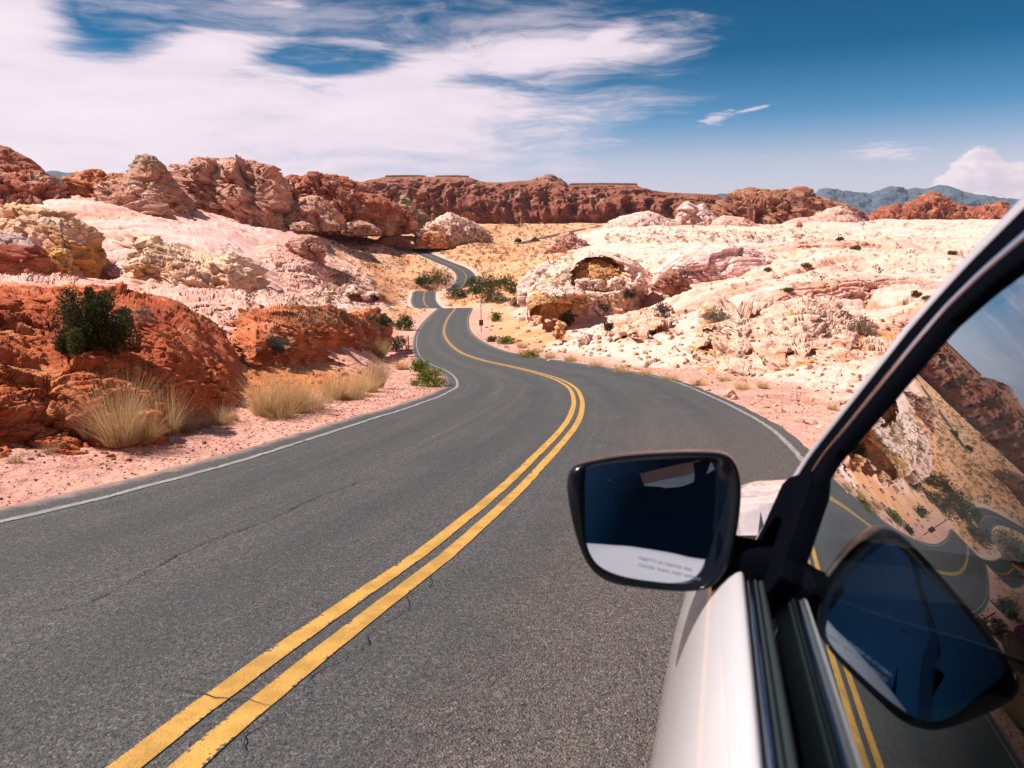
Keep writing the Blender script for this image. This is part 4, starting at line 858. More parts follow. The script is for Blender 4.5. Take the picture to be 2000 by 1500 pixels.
        formation('flat_rock', lb, 'rock slab', o, b_, dp, ((PINK, PALE, (0.60, 0.33, 0.22)), (CREAM, PALE, PINK), (LILAC, PALE, PINK), (LILAC, PINK, PALE), (PINK, (0.58, 0.28, 0.18), CREAM))[k], M_ROCKNEAR, L=(4.5, 5, 7, 4, 5)[k], n=(460, 200), prof=(0.95, 1.0), lump=0.55, block=0.6, strata=1.8, seed=140 + k, tilt=(-0.15, 0.35))
    for k, (x, y, w_, h_, Y, cc, lb) in enumerate((
        (1548, 632, 22, 20, 30.5, ((0.52, 0.32, 0.16), (0.42, 0.22, 0.1), CREAM), 'brown boulder pile topping the broken slope'),
        (1583, 642, 14, 22, 30, ((0.5, 0.24, 0.13), (0.4, 0.17, 0.09), PINK), 'reddish upright boulder right of the brown boulder pile'),
        (1528, 664, 26, 22, 28.5, (CREAM, (0.55, 0.36, 0.16), PALE), 'flat topped cream block with ochre front under the brown boulder pile'),
        (1575, 672, 22, 16, 27.5, (PINK, (0.5, 0.28, 0.15), PALE), 'rusty wedge of rock right of the flat topped cream block'),
        (1545, 728, 8, 16, 23.5, (ORANGE, YEL, PINK), 'narrow ochre stone standing on the lower slope'),
        (1655, 672, 15, 10, 25, (PINK, (0.5, 0.25, 0.14), PALE), 'rust coloured stone under the dead bush'),
        (1772, 630, 18, 10, 30, (PINK, (0.5, 0.25, 0.14), PALE), 'dark edged slab high up beside the window frame'),
        (1093, 652, 8, 24, 57, (ORANGE * .7 + YEL * .3, YEL, PINK), 'narrow ochre rock face under the round bush by the bend'),
        (1142, 668, 12, 14, 47, (PALE, (0.4, 0.2, 0.14), CREAM), 'grey pink cracked lump low beside the bend'))):
        o = prof_pts([(x - w_, y), (x - w_ * .8, y - h_ * .7), (x - w_ * .2, y - h_), (x + w_ * .6, y - h_ * .85), (x + w_, y)], Y)
        formation('boulder', lb, 'boulder', o, flat_base(o, y + 8, .8), 1.6, cc, M_ROCKNEAR, L=1.0, n=(100, 80), prof=(0.45, 0.5), block=1.8, seed=120 + k)
hills()

# ------------------------------------------------------------------ the white car
U = np.array((0.29304481, 0.94050241, -0.17198822)); Lf = np.array((-0.95243675, 0.30288941, 0.03349982)); Wp = np.cross(U, Lf)   # forward, left, up of the car
CARM = Matrix(((U[0], Lf[0], Wp[0], 0), (U[1], Lf[1], Wp[1], 0), (U[2], Lf[2], Wp[2], 0), (0, 0, 0, 1)))
NG = np.array((0.0, 0.93454, 0.35585))            # outward normal of the door glass in car axes (forward, left, up)
def car_ray(px, py):
    d = ray(px, py); return np.stack([d @ U, d @ Lf, d @ Wp], -1)
def on_plane(px, py, n=NG, c=-0.19):
    """photo pixel -> point of a plane of the car, in car axes"""
    d = car_ray(px, py); return d * (c / (d @ n))[..., None]
G0, GK, GB = 0.3918, 0.54, 0.1947                 # the door glass is curved: lean at eye height, curvature, distance
def glass_b(c): return -GB - (c * math.tan(G0) + GK * c * c / 2 / math.cos(G0) ** 2)
def glass_n(c):
    v = np.array((0.0, 1.0, math.tan(G0) + GK * c / math.cos(G0) ** 2)); return v / np.linalg.norm(v)
def on_glass(px, py):
    d = car_ray(px, py); one = d.ndim == 1; d = np.atleast_2d(d); o = []
    for r in d:
        t = 0.8
        for _ in range(30):
            t = min(6, max(0.05, t - (t * r[1] - glass_b(t * r[2])) / (r[1] + r[2] * (math.tan(G0) + GK * t * r[2] / math.cos(G0) ** 2))))
        o.append(r * t)
    return o[0] if one else np.array(o)

def car_glass_mat(name, tint, dark):
    m, t, b, out = mat(name)
    t.n.remove(b)
    lw = t.new('ShaderNodeLayerWeight'); lw.inputs['Blend'].default_value = 0.5
    p5 = t.math('POWER', t.math('MULTIPLY', t.math('SUBTRACT', lw.outputs['Facing'], 0.56, clamp=True), 2.9, clamp=True), 1.4)
    r = t.math('ADD', t.math('MULTIPLY', p5, 0.97), 0.025)
    r = t.math('DIVIDE', t.math('MULTIPLY', r, 2.0), t.math('ADD', r, 1.0), clamp=True)
    g = t.new('ShaderNodeBsdfGlossy'); g.inputs['Roughness'].default_value = 0.004; g.inputs[0].default_value = (*tint, 1)
    tr = t.new('ShaderNodeBsdfTransparent'); tr.inputs[0].default_value = (*dark, 1)
    mx = t.new('ShaderNodeMixShader'); t.put(mx.inputs[0], r); t.l.new(tr.outputs[0], mx.inputs[1]); t.l.new(g.outputs[0], mx.inputs[2])
    t.l.new(mx.outputs[0], out.inputs[0])
    return m
def mirror_mat():
    m, t, b, out = mat('mirror_silver')
    b.inputs['Base Color'].default_value = (0.46, 0.50, 0.55, 1); b.inputs['Metallic'].default_value = 1; b.inputs['Roughness'].default_value = 0.012
    return m
M_PAINT = plain('white_car_paint', (0.56, 0.52, 0.53), 0.4, coat=1.0, scale=3)
M_BLACK = plain('black_plastic', (0.004, 0.005, 0.007), 0.2, spec=0.22, bumpy=0.02, scale=900)
M_SATIN = plain('satin_black', (0.0025, 0.003, 0.005), 0.9, spec=0.0)
M_RUB = plain('rubber_seal', (0.022, 0.028, 0.031), 0.6, spec=0.12, scale=400, bumpy=0.3)
M_CHROME = plain('bright_trim', (0.55, 0.56, 0.60), 0.16, metal=1.0)
M_LINING = plain('cabin_lining', (0.010, 0.011, 0.013), 0.9)
M_TYRE = plain('tyre_rubber', (0.02, 0.02, 0.02), 0.8)
M_WGLASS = car_glass_mat('window_glass', (0.88, 0.97, 1.0), (0.20, 0.23, 0.24)); M_MIRROR = mirror_mat()
M_INK = plain('mirror_lettering', (0.40, 0.44, 0.52), 0.6); M_PILLAR = plain('pillar_paint', (0.40, 0.37, 0.40), 0.35, coat=0.5)

def loft(name, secs, m, parent, smooth=True, closed=False, sub=0, caps=False):
    """secs (n sections, k points, 3)"""
    S = np.asarray(secs, float); n, k = S.shape[:2]
    Q = grid_quads(n, k, closed)
    me = np_mesh(name, S.reshape(-1, 3), Q, None, smooth)
    if caps:
        bm = bmesh.new(); bm.from_mesh(me); bm.verts.ensure_lookup_table()
        for r in (0, n - 1):
            try: bm.faces.new([bm.verts[r * k + j] for j in (range(k) if r == 0 else reversed(range(k)))])
            except ValueError: pass
        bmesh.ops.recalc_face_normals(bm, faces=bm.faces); bm.to_mesh(me); bm.free()
    else:
        bm = bmesh.new(); bm.from_mesh(me); bmesh.ops.recalc_face_normals(bm, faces=bm.faces); bm.to_mesh(me); bm.free()
    o = link(name, me, m, parent)
    if sub:
        md = o.modifiers.new('sub', 'SUBSURF'); md.levels = md.render_levels = sub
    return o
def slab(name, poly, normal, thick, m, parent, bev=0.0, offset=0.0):
    """flat polygon (k,3) thickened against its normal"""
    P = np.asarray(poly, float); nn = np.asarray(normal, float)
    bm = bmesh.new()
    a = [bm.verts.new(p + nn * offset) for p in P]; b_ = [bm.verts.new(p + nn * (offset - thick)) for p in P]
    bm.faces.new(a); bm.faces.new(b_[::-1])
    for i in range(len(a)):
        j = (i + 1) % len(a); bm.faces.new((a[i], b_[i], b_[j], a[j]))
    bmesh.ops.recalc_face_normals(bm, faces=bm.faces)
    me = bpy.data.meshes.new(name); bm.to_mesh(me); bm.free()
    o = link(name, me, m, parent)
    if bev:
        md = o.modifiers.new('bevel', 'BEVEL'); md.width = bev; md.segments = 3; md.limit_method = 'ANGLE'; md.angle_limit = rad(40)
    return o
def smooth_closed(P, n=8):
    P = np.asarray(P, float); k = len(P); o = []
    for i in range(k):
        a, b, c, d = P[i - 1], P[i], P[(i + 1) % k], P[(i + 2) % k]
        for t in np.arange(n) / n: o.append(.5 * ((2 * b) + (c - a) * t + (2 * a - 5 * b + 4 * c - d) * t * t + (3 * b - a - 3 * c + d) * t ** 3))
    return np.array(o)

def build_car():
    root = empty('car'); root.matrix_world = CARM
    tag(root, 'white car on the right with its door mirror out and side window full of reflections', 'car')
    # door and wing sections in (left, up)
    prof = np.array([(-0.0645, -0.330), (-0.0625, -0.306), (-0.0580, -0.301), (-0.0440, -0.309), (-0.022, -0.340), (-0.004, -0.385), (0.012, -0.45), (0.025, -0.52), (0.036, -0.62), (0.040, -0.75), (0.036, -0.90), (0.025, -1.02), (0.005, -1.10), (-0.04, -1.16), (-0.10, -1.18)])
    def side(name, a0, a1, f=lambda a: 0.0, n=24):
        A = np.linspace(a0, a1, n)
        return loft(name, [[(a, b + f(a), c) for b, c in prof] for a in A], M_PAINT, root, sub=1)
    d1 = side('door', -0.105, 1.245)
    side('rear_door', -1.15, -0.112)
    side('rear_wing', -2.55, -1.157, lambda a: -0.25 * max(0, (-1.8 - a) / 0.75) ** 2)
    fr = lambda a: -0.30 * max(0, (a - 1.9) / 0.85) ** 2.2
    A = np.linspace(1.252, 2.74, 30)
    # front wing climbs to the bonnet edge
    def zup(a):
        t = min(1, max(0, (a - 1.252) / 0.28)); return -0.118 * t * t * (3 - 2 * t) - 0.03 * max(0, a - 1.5) - 0.055 * max(0, (a - 2.3) / 0.44) ** 2
    def wing(a):
        t = min(1, (a - 1.252) / 1.5); up = zup(a)
        return [(a, b + fr(a) - 0.02 * t, c + (up if c > -0.5 else up * max(0, (c + 0.9) / 0.4))) for b, c in prof]
    loft('front_wing', [wing(a) for a in A], M_PAINT, root, sub=1)
    # bonnet
    A = np.linspace(1.56, 2.78, 24); Bb = np.linspace(0, 1, 22)
    H = []
    for a in A:
        e = -0.066 + fr(a) - 0.02 * min(1, (a - 1.252) / 1.5); row = []
        ze = -0.304 + zup(a)
        for t in Bb:
            b = e * (1 - t) + (-1.78 - e) * t
            crown = 0.055 * math.sin(PI * t) ** 0.6 + 0.012 * math.exp(-((t - 0.13) / 0.03) ** 2)
            row.append((a, b, ze + crown * 0.8 + 0.002))
        H.append(row)
    loft('bonnet', H, M_PAINT, root)
    loft('front_panel', [[(2.78 + 0.05 * math.sin(PI * t) , -0.40 - 1.0 * (t), -0.62 - 0.02 * k - k * 0.05) for t in np.linspace(0, 1, 8)] for k in range(8)], M_PAINT, root)
    loft('cowl', [[(a, b, -0.425 - 0.015 * (a < 1.5)) for b in np.linspace(-0.075, -1.75, 12)] for a in (1.38, 1.44, 1.50, 1.553)], M_RUB, root)
    # belt trim
    A = np.linspace(-1.14, 1.02, 40)
    loft('belt_moulding', [[(a, -0.0650, -0.33), (a, -0.0650, -0.312), (a, -0.0665, -0.3065), (a, -0.0700, -0.3060), (a, -0.0718, -0.3095), (a, -0.0718, -0.33)] for a in A], M_CHROME, root)
    loft('glass_seal', [[(a, -0.0730, -0.33), (a, -0.0735, -0.3105), (a, -0.0760, -0.3085), (a, -0.0785, -0.3100), (a, -0.0795, -0.316), (a, -0.0806, -0.310), (a, -0.0835, -0.3080), (a, -0.0870, -0.3095), (a, -0.0905, -0.318), (a, -0.093, -0.33)] for a in A], M_RUB, root)
    # door glass
    edge = on_glass(np.array([1600, 1628, 1700, 1850, 2000, 2200]), np.array([940, 900, 812, 637, 513, 375]))
    def gp(a, c): return np.array((a, glass_b(c), c))
    slopeend = edge[-1]
    poly = [gp(1.16, -0.335), *edge, gp(slopeend[0] - 0.15, slopeend[2] + 0.045), gp(0.15, slopeend[2] + 0.085), gp(-0.10, slopeend[2] + 0.09), gp(-0.10, -0.335)]
    top_c = slopeend[2] + 0.17
    fa = [1.25] + list(edge[:, 0]) + [slopeend[0] - 0.15, 0.15, -0.10]; fc = [-0.34] + list(edge[:, 2]) + [slopeend[2] + 0.045, top_c - 0.005, top_c]
    o_ = np.argsort(fa); fa = np.array(fa)[o_]; fc = np.array(fc)[o_]
    G = [[gp(a, -0.335 + (max(np.interp(a, fa, fc), -0.334) + 0.335) * t) - 0.003 * glass_n(0) for t in np.linspace(0, 1, 60)] for a in np.linspace(-0.10, 1.25, 50)]
    og = loft('door_window', G, M_WGLASS, root)
    rear = [gp(-0.22, -0.335), gp(-0.22, top_c), gp(-0.8, top_c - 0.02), gp(-1.05, top_c - 0.1), gp(-1.1, -0.335)]
    bm = bmesh.new(); bm.faces.new([bm.verts.new(p - NG * 0.003) for p in rear])
    me = bpy.data.meshes.new('rear_window'); bm.to_mesh(me); bm.free(); link('rear_window', me, M_WGLASS, root)
    slab('window_post', [gp(-0.10, -0.33), gp(-0.10, top_c + .02), gp(-0.22, top_c + .02), gp(-0.22, -0.33)], NG, 0.03, M_SATIN, root, 0.003)
    # windscreen pillar: outer and inner edges read from the photo on the plane of the glass
    O = np.array([(1472, 1070), (1503, 1018), (1541, 955), (1574, 900), (1670, 776), (1777, 637), (1890, 508), (2000, 390), (2200, 190)], float)
    I = np.array([(1530, 1070), (1558, 1018), (1590, 962), (1628, 900), (1725, 785), (1850, 637), (1925, 570), (2000, 513), (2200, 375)], float)
    fr_ = np.array([0.0, 0.0, 0.0])
    tt = np.linspace(0, 1, 40)
    def resample(P): 
        s = np.r_[0, np.cumsum(np.hypot(*np.diff(P, axis=0).T))]; s /= s[-1]
        return np.stack([np.interp(tt, s, P[:, 0]), np.interp(tt, s, P[:, 1])], 1)
    Or, Ir = resample(O), resample(I)
    def band(name, f0, f1, m, bulge, sinkd, n=9, w0=None):
        secs = []
        for k in range(len(tt)):
            g = tt[k]
            a0 = f0(g) if callable(f0) else f0; a1 = f1(g) if callable(f1) else f1
            row = []
            for j in range(n):
                x = j / (n - 1); f = a0 + (a1 - a0) * x
                p = Or[k] * (1 - f) + Ir[k] * f
                P3 = on_glass(p[0], p[1])
                row.append(P3 + NG * (bulge * math.sin(PI * x) ** 0.6 + 0.002) )
            row = [row[0] - NG * sinkd] + row + [row[-1] - NG * sinkd]
            secs.append(row)
        return loft(name, secs, m, root)
    wf = lambda g: 0.08 + 0.13 * g
    band('windscreen_pillar', 0.0, wf, M_PILLAR, 0.004, 0.05)
    band('pillar_seal', lambda g: wf(g) + 0.004, 0.55, M_SATIN, 0.003, 0.03)
    band('pillar_moulding', 0.555, lambda g: 0.62 + 0.08 * g, M_CHROME, 0.003, 0.02)
    band('window_frame', lambda g: 0.625 + 0.08 * g, 1.0, M_SATIN, 0.004, 0.02)
    # black corner sail that carries the mirror
    sail = on_glass(*np.array([(1543, 950), (1556, 938), (1598, 925), (1594, 962), (1577, 1010), (1560, 1062), (1546, 1100), (1541, 1135), (1522, 1160), (1506, 1180), (1496, 1192), (1474, 1216), (1468, 1180), (1468, 1130), (1480, 1080), (1506, 1032), (1522, 996)], float).T)
    slab('mirror_sail', sail, NG, 0.03, M_SATIN, root, 0.004, offset=0.012)
    # ---- door mirror
    m_n = Vector((-1.0, -0.32, 0.158)).normalized(); mn = np.array(m_n)
    ctr = car_ray(1280, 1020); ctr = ctr / np.linalg.norm(ctr) * 0.985
    cpl = ctr @ mn
    rim_n = np.array(Vector((-0.985, -0.10, 0.10)).normalized()); rpl = (ctr + np.array((-0.012, 0, 0))) @ rim_n
    rimpx = smooth_closed([(1110, 975), (1108, 935), (1122, 910), (1165, 898), (1230, 889), (1300, 885), (1365, 884), (1412, 888), (1434, 902), (1445, 930), (1447, 975), (1441, 1030), (1431, 1082), (1417, 1115), (1396, 1142), (1362, 1152), (1310, 1152), (1250, 1146), (1194, 1136), (1158, 1112), (1136, 1075), (1120, 1025)], 5)
    gpx = smooth_closed([(1143, 985), (1143, 935), (1152, 913), (1200, 904), (1270, 899), (1340, 899), (1388, 902), (1404, 916), (1405, 960), (1402, 1010), (1392, 1068), (1374, 1122), (1352, 1138), (1311, 1139), (1227, 1128), (1176, 1109), (1152, 1080), (1143, 1040)], 6)
    rim = on_plane(rimpx[:, 0], rimpx[:, 1], rim_n, rpl)
    k = len(rim)
    gin = on_plane(gpx[:, 0], gpx[:, 1], mn, cpl)
    # resample the glass outline to the same count by angle
    def by_angle(P, cc, cnt, e1, e2):
        q = P - cc; an = np.unwrap(np.arctan2(q @ e2, q @ e1)); 
        if an[-1] < an[0]: P = P[::-1]; an = an[::-1]
        ta = np.linspace(-PI, PI, cnt, endpoint=False)
        am = (an + PI) % (2 * PI) - PI; o = np.argsort(am); am = am[o]; P = P[o]
        am2 = np.r_[am[-1] - 2 * PI, am, am[0] + 2 * PI]; P2 = np.vstack([P[-1], P, P[0]])
        return np.stack([np.interp(ta, am2, P2[:, i]) for i in range(3)], 1)
    e1 = np.array((0, 1.0, 0)); e2 = np.array((0, 0, 1.0)); rc = rim.mean(0)
    N_ = 120
    rim = by_angle(rim, rc, N_, e1, e2); gl_ = by_angle(gin, rc, N_, e1, e2)
    fwd = np.array((1.0, 0, 0))
    secs = [gl_ * 1.0 + 0.0006 * fwd, gl_ + (gl_ - rc) * 0.012 - fwd * 0.004]
    lip = gl_ * 0.45 + rim * 0.55; secs.append(lip - fwd * 0.010)
    secs.append(rim * 0.93 + gl_ * 0.07 - fwd * 0.006); secs.append(rim)
    for dd, sc in ((0.012, 1.004), (0.035, 0.99), (0.06, 0.94), (0.085, 0.85), (0.105, 0.70), (0.118, 0.48), (0.124, 0.22), (0.125, 0.02)):
        secs.append(rc + (rim - rc) * sc + fwd * dd)
    hous = loft('side_mirror', secs, M_BLACK, root, closed=True)
    # the mirror glass, slightly domed
    gc = gl_.mean(0); rings = []
    for sc in (1.0, 0.8, 0.6, 0.4, 0.2, 0.02):
        rings.append(gc + (gl_ - gc) * sc + np.outer(np.full(N_, 1 - sc * sc), mn) * 0.0016)
    g = loft('mirror_glass', rings, M_MIRROR, hous, closed=True, caps=False)
    # arm from the sail to the housing
    arm = []
    p0 = on_glass(1512, 1108); p1 = on_plane(1395, 1108, rim_n, rpl) + np.array((0.045, 0.0, 0))
    for s_ in np.linspace(0, 1, 14):
        c_ = p0 * (1 - s_) + p1 * s_
        hw = 0.030 + 0.020 * max(0, s_ - 0.5) ** 1.5 * 2; hd = 0.034
        ring = []
        for q in np.linspace(0, 2 * PI, 20, endpoint=False):
            cs, sn = math.cos(q), math.sin(q)
            ring.append(c_ + np.array((hd * math.copysign(abs(cs) ** 0.5, cs), 0, hw * math.copysign(abs(sn) ** 0.5, sn))))
        arm.append(ring)
    loft('mirror_arm', arm, M_SATIN, hous, closed=True, caps=True)
    # faint safety lettering on the mirror
    for txt, (x, y), dy in (('OBJECTS IN MIRROR ARE', (1246, 1092), 0), ('CLOSER THAN THEY APPEAR', (1246, 1106), 1)):
        cu = bpy.data.curves.new('mirror_text', 'FONT'); cu.body = txt; cu.size = 0.0060; cu.align_x = 'LEFT'; cu.space_character = 1.15
        tmp = bpy.data.objects.new('tmp', cu); C.objects.link(tmp)
        dg = bpy.context.evaluated_depsgraph_get(); me = bpy.data.meshes.new_from_object(tmp.evaluated_get(dg)); bpy.data.objects.remove(tmp)
        P = on_plane(x, y, mn, cpl) + mn * 0.0028; P2 = on_plane(x + 95, y + 22, mn, cpl) + mn * 0.0028
        ex = P2 - P; ex /= np.linalg.norm(ex); ey = np.cross(mn, ex)
        if ey[2] < 0: ey = -ey
        M4 = Matrix(((ex[0], ey[0], mn[0], P[0]), (ex[1], ey[1], mn[1], P[1]), (ex[2], ey[2], mn[2], P[2]), (0, 0, 0, 1)))
        me.transform(M4); me.materials.clear(); link('lettering', me, M_INK, hous)
    # cabin: floor, roof, far side, back, dashboard
    rt = top_c + 0.05
    E_ = on_glass(*Or[-1])
    def roof(a, t): return min(rt, E_[2] + 0.9 * max(0.0, E_[0] - a)) + 0.05 * math.sin(PI * t) - 0.10 * max(0, (-1.2 - a) / 1.3) ** 2 
    b0 = gp(0, top_c)[1] - 0.01
    loft('roof', [[(a, b0 + (-1.80 - 2 * b0 + b0) * 0 + (b0 * (1 - t) + (-1.81 - b0) * t), roof(a, t)) for t in np.linspace(0, 1, 14)] for a in np.linspace(E_[0] - 0.01, -2.4, 30)], M_PAINT, root)
    loft('headlining', [[(a, (b0 - .02) * (1 - t) + (-1.79 - b0) * t, roof(a, t) - 0.03) for t in np.linspace(0, 1, 10)] for a in np.linspace(E_[0] - 0.02, -2.38, 24)], M_LINING, root)
    loft('roof_rail', [[gp(a, min(top_c, E_[2] + 0.6 * (E_[0] - a)) - 0.01), gp(a, min(top_c, E_[2] + 0.6 * (E_[0] - a)) + 0.02) + NG * 0.006, np.array((a, b0 + 0.005, roof(a, 0) - 0.002)), np.array((a, b0 - 0.03, roof(a, 0) + 0.004))] for a in np.linspace(E_[0] - 0.02, -2.3, 24)], M_BLACK, root)
    def wall(name, pts, m=M_LINING):
        bm = bmesh.new(); bm.faces.new([bm.verts.new(p) for p in pts]); me = bpy.data.meshes.new(name); bm.to_mesh(me); bm.free(); return link(name, me, m, root)
    wall('cabin_floor', [(1.5, -0.06, -1.05), (1.5, -1.7, -1.05), (-2.4, -1.7, -1.05), (-2.4, -0.06, -1.05)])
    wall('inner_door_panel', [(1.5, -0.115, -0.345), (1.5, -0.115, -1.05), (-2.4, -0.115, -1.05), (-2.4, -0.115, -0.345)])
    wall('raised_far_door_panel', [(1.5, -1.66, 0.17), (1.5, -1.74, -1.05), (-2.4, -1.74, -1.05), (-2.4, -1.66, 0.17)])  # top raised over the window to shrink the bright patch in the mirror
    for a0, a1 in ((-0.12, -0.30), (-1.1, -1.3), (-1.9, -2.4)):
        wall('far_window_post', [(a0, -1.74, -0.36), (a1, -1.74, -0.36), (a1, -1.52, rt - .01), (a0, -1.52, rt - .01)])
    wall('cabin_back', [(-2.38, -0.1, -1.05), (-2.38, -1.74, -1.05), (-2.3, -1.6, rt - 0.1), (-2.3, -0.25, rt - 0.1)])
    wall('rear_quarter', [gp(-1.1, -0.34), gp(-1.1, top_c), gp(-2.35, top_c - 0.1), gp(-2.35, -0.34)], M_BLACK)
    loft('dashboard', [[(a, b, -0.40 - (0.12 * (1.45 - a) ** 2) - (0.25 if a < 0.86 else 0)) for b in np.linspace(-0.12, -1.72, 8)] for a in (1.42, 1.3, 1.15, 1.0, 0.9, 0.85, 0.84)], M_LINING, root)
    WL = [on_glass(*Or[k]) - np.array((0, 0.035, 0)) - NG * 0.012 for k in range(0, len(tt), 3)]
    ws = [[np.array((p[0] + 0.10 * math.sin(PI * t), p[1] * (1 - t) + (-1.80 - p[1]) * t, p[2] + 0.01 * math.sin(PI * t))) for t in np.linspace(0, 1, 14)] for p in WL]
    loft('windscreen', ws, M_WGLASS, root)
    for sx, b in ((0.0, -0.55), (0.0, -1.25)):
        seat = loft('seat', [[(a_, b - 0.22 + 0.44 * t, z_) for t in np.linspace(0, 1, 5)] for a_, z_ in ((0.35, -0.72), (-0.1, -0.78), (-0.18, -0.70), (-0.36, -0.1), (-0.38, -0.02), (-0.46, -0.04), (-0.32, -0.8), (0.35, -0.9), (0.35, -0.72))], M_LINING, root)
    # wheels
    for a in (2.05, -1.45):
        for b in (-0.13, -1.68):
            P3 = U * a + Lf * b
            cg = (road_query(np.array([P3[0]]), np.array([P3[1]]))[1][0] - P3[2]) / Wp[2]
            R_ = 0.33; secs = []
            for dx, rr in ((-0.1, 0.20), (-0.11, 0.26), (-0.10, 0.31), (-0.07, R_), (0.07, R_), (0.10, 0.31), (0.11, 0.26), (0.1, 0.20)):
                secs.append([(a + rr * math.cos(q), b + dx, cg + R_ + rr * math.sin(q)) for q in np.linspace(0, 2 * PI, 32, endpoint=False)])
            wv = loft('wheel', secs, M_TYRE, root, closed=True)
            loft('rim', [[(a + rr * math.cos(q), b + dx, cg + R_ + rr * math.sin(q)) for q in np.linspace(0, 2 * PI, 32, endpoint=False)] for dx, rr in ((0.085, 0.205), (0.07, 0.17), (0.05, 0.16), (0.05, 0.02))], M_CHROME, wv, closed=True)
    return root
CAR = build_car()

# ------------------------------------------------------------------ plants and loose stones
def leaf_mat(name, cols, trans=0.25):
    m, t, b, out = mat(name)
    tone = t.new('ShaderNodeVertexColor', layer_name='tone').outputs[0]
    inf = t.new('ShaderNodeObjectInfo').outputs['Random']
    t.put(b.inputs['Base Color'], t.mix(inf, t.mix(1.0, tone, (0.88, 0.88, 0.9), 'MULTIPLY'), t.mix(1.0, tone, (1.15, 1.08, 0.95), 'MULTIPLY')))
    b.inputs['Roughness'].default_value = 0.7; b.inputs['Specular IOR Level'].default_value = 0.2
    tl = t.new('ShaderNodeBsdfTranslucent'); t.put(tl.inputs[0], tone)
    mx = t.new('ShaderNodeMixShader'); mx.inputs[0].default_value = trans
    t.l.new(b.outputs[0], mx.inputs[1]); t.l.new(tl.outputs[0], mx.inputs[2]); t.l.new(mx.outputs[0], out.inputs[0])
    return m
M_LEAF = leaf_mat('leaf', None); M_STRAW = leaf_mat('straw', None, 0.3)
M_WOOD = plain('twig_wood', (0.16, 0.11, 0.075), 0.9)
def leaves_mesh(name, n, rx, ry, h, size, cols, sd, clumps=60, long_=2.0, up=0.4):
    g = np.random.default_rng(sd)
    # clump centres spread through an uneven dome
    c = g.normal(size=(clumps, 3)); c /= np.linalg.norm(c, axis=1)[:, None]; c *= g.uniform(0.10, 1.0, (clumps, 1)) ** 0.6
    c[:, 2] = np.abs(c[:, 2]) * 0.85 + 0.12
    cr = g.uniform(0.13, 0.34, clumps); cb = g.uniform(0.55, 1.35, clumps)
    k = g.integers(0, clumps, n)
    v = g.normal(size=(n, 3)); v /= np.linalg.norm(v, axis=1)[:, None]
    P = c[k] + v * cr[k][:, None] * g.uniform(0.3, 1.0, (n, 1)) ** 0.5
    P[:, 2] = np.maximum(P[:, 2], 0.02)
    out = P / (np.linalg.norm(P, axis=1)[:, None] + 1e-6)
    dr = out * 0.8 + g.normal(size=(n, 3)) * 0.6 + np.array((0, 0, up)); dr /= np.linalg.norm(dr, axis=1)[:, None]
    sdv = np.cross(dr, g.normal(size=(n, 3))); sdv /= np.linalg.norm(sdv, axis=1)[:, None] + 1e-6
    P = P * np.array((rx, ry, h)); s_ = size * g.uniform(0.6, 1.4, (n, 1))
    V = np.stack([P - sdv * s_ * 0.5, P + sdv * s_ * 0.5, P + dr * s_ * long_], 1).reshape(-1, 3)
    cl = np.array(cols); ci = g.uniform(0, 1, n) * (len(cl) - 1); i0 = np.clip(ci.astype(int), 0, len(cl) - 2)
    col = (cl[i0] * (1 - (ci - i0))[:, None] + cl[i0 + 1] * (ci - i0)[:, None]) * cb[k][:, None]
    return np_mesh(name, V, np.arange(n * 3).reshape(-1, 3), np.repeat(np.clip(col, 0, 1), 3, 0), False)
def stems_mesh(name, n, rx, ry, h, th, sd):
    g = np.random.default_rng(sd); V = []; Q = []
    for i in range(n):
        a = g.uniform(0, 2 * PI); r = g.uniform(0.2, 0.9); tip = np.array((rx * r * math.cos(a), ry * r * math.sin(a), h * g.uniform(0.5, 0.95)))
        mid = tip * 0.5 + np.array((0, 0, h * 0.08)) + g.normal(size=3) * h * 0.04
        pts = [np.array((g.normal() * 0.03 * rx, g.normal() * 0.03 * ry, -0.08 * h)), mid * 0.55, mid, tip * 0.8, tip]
        for j, p in enumerate(pts):
            w_ = th * (1 - 0.2 * j)
            for q in range(4): V.append(p + w_ * np.array((math.cos(q * PI / 2), math.sin(q * PI / 2), 0)))
        b0 = len(V) - 20
        for j in range(4):
            for q in range(4): Q.append((b0 + j * 4 + q, b0 + j * 4 + (q + 1) % 4, b0 + j * 4 + 4 + (q + 1) % 4, b0 + j * 4 + 4 + q))
    return np_mesh(name, np.array(V), np.array(Q))
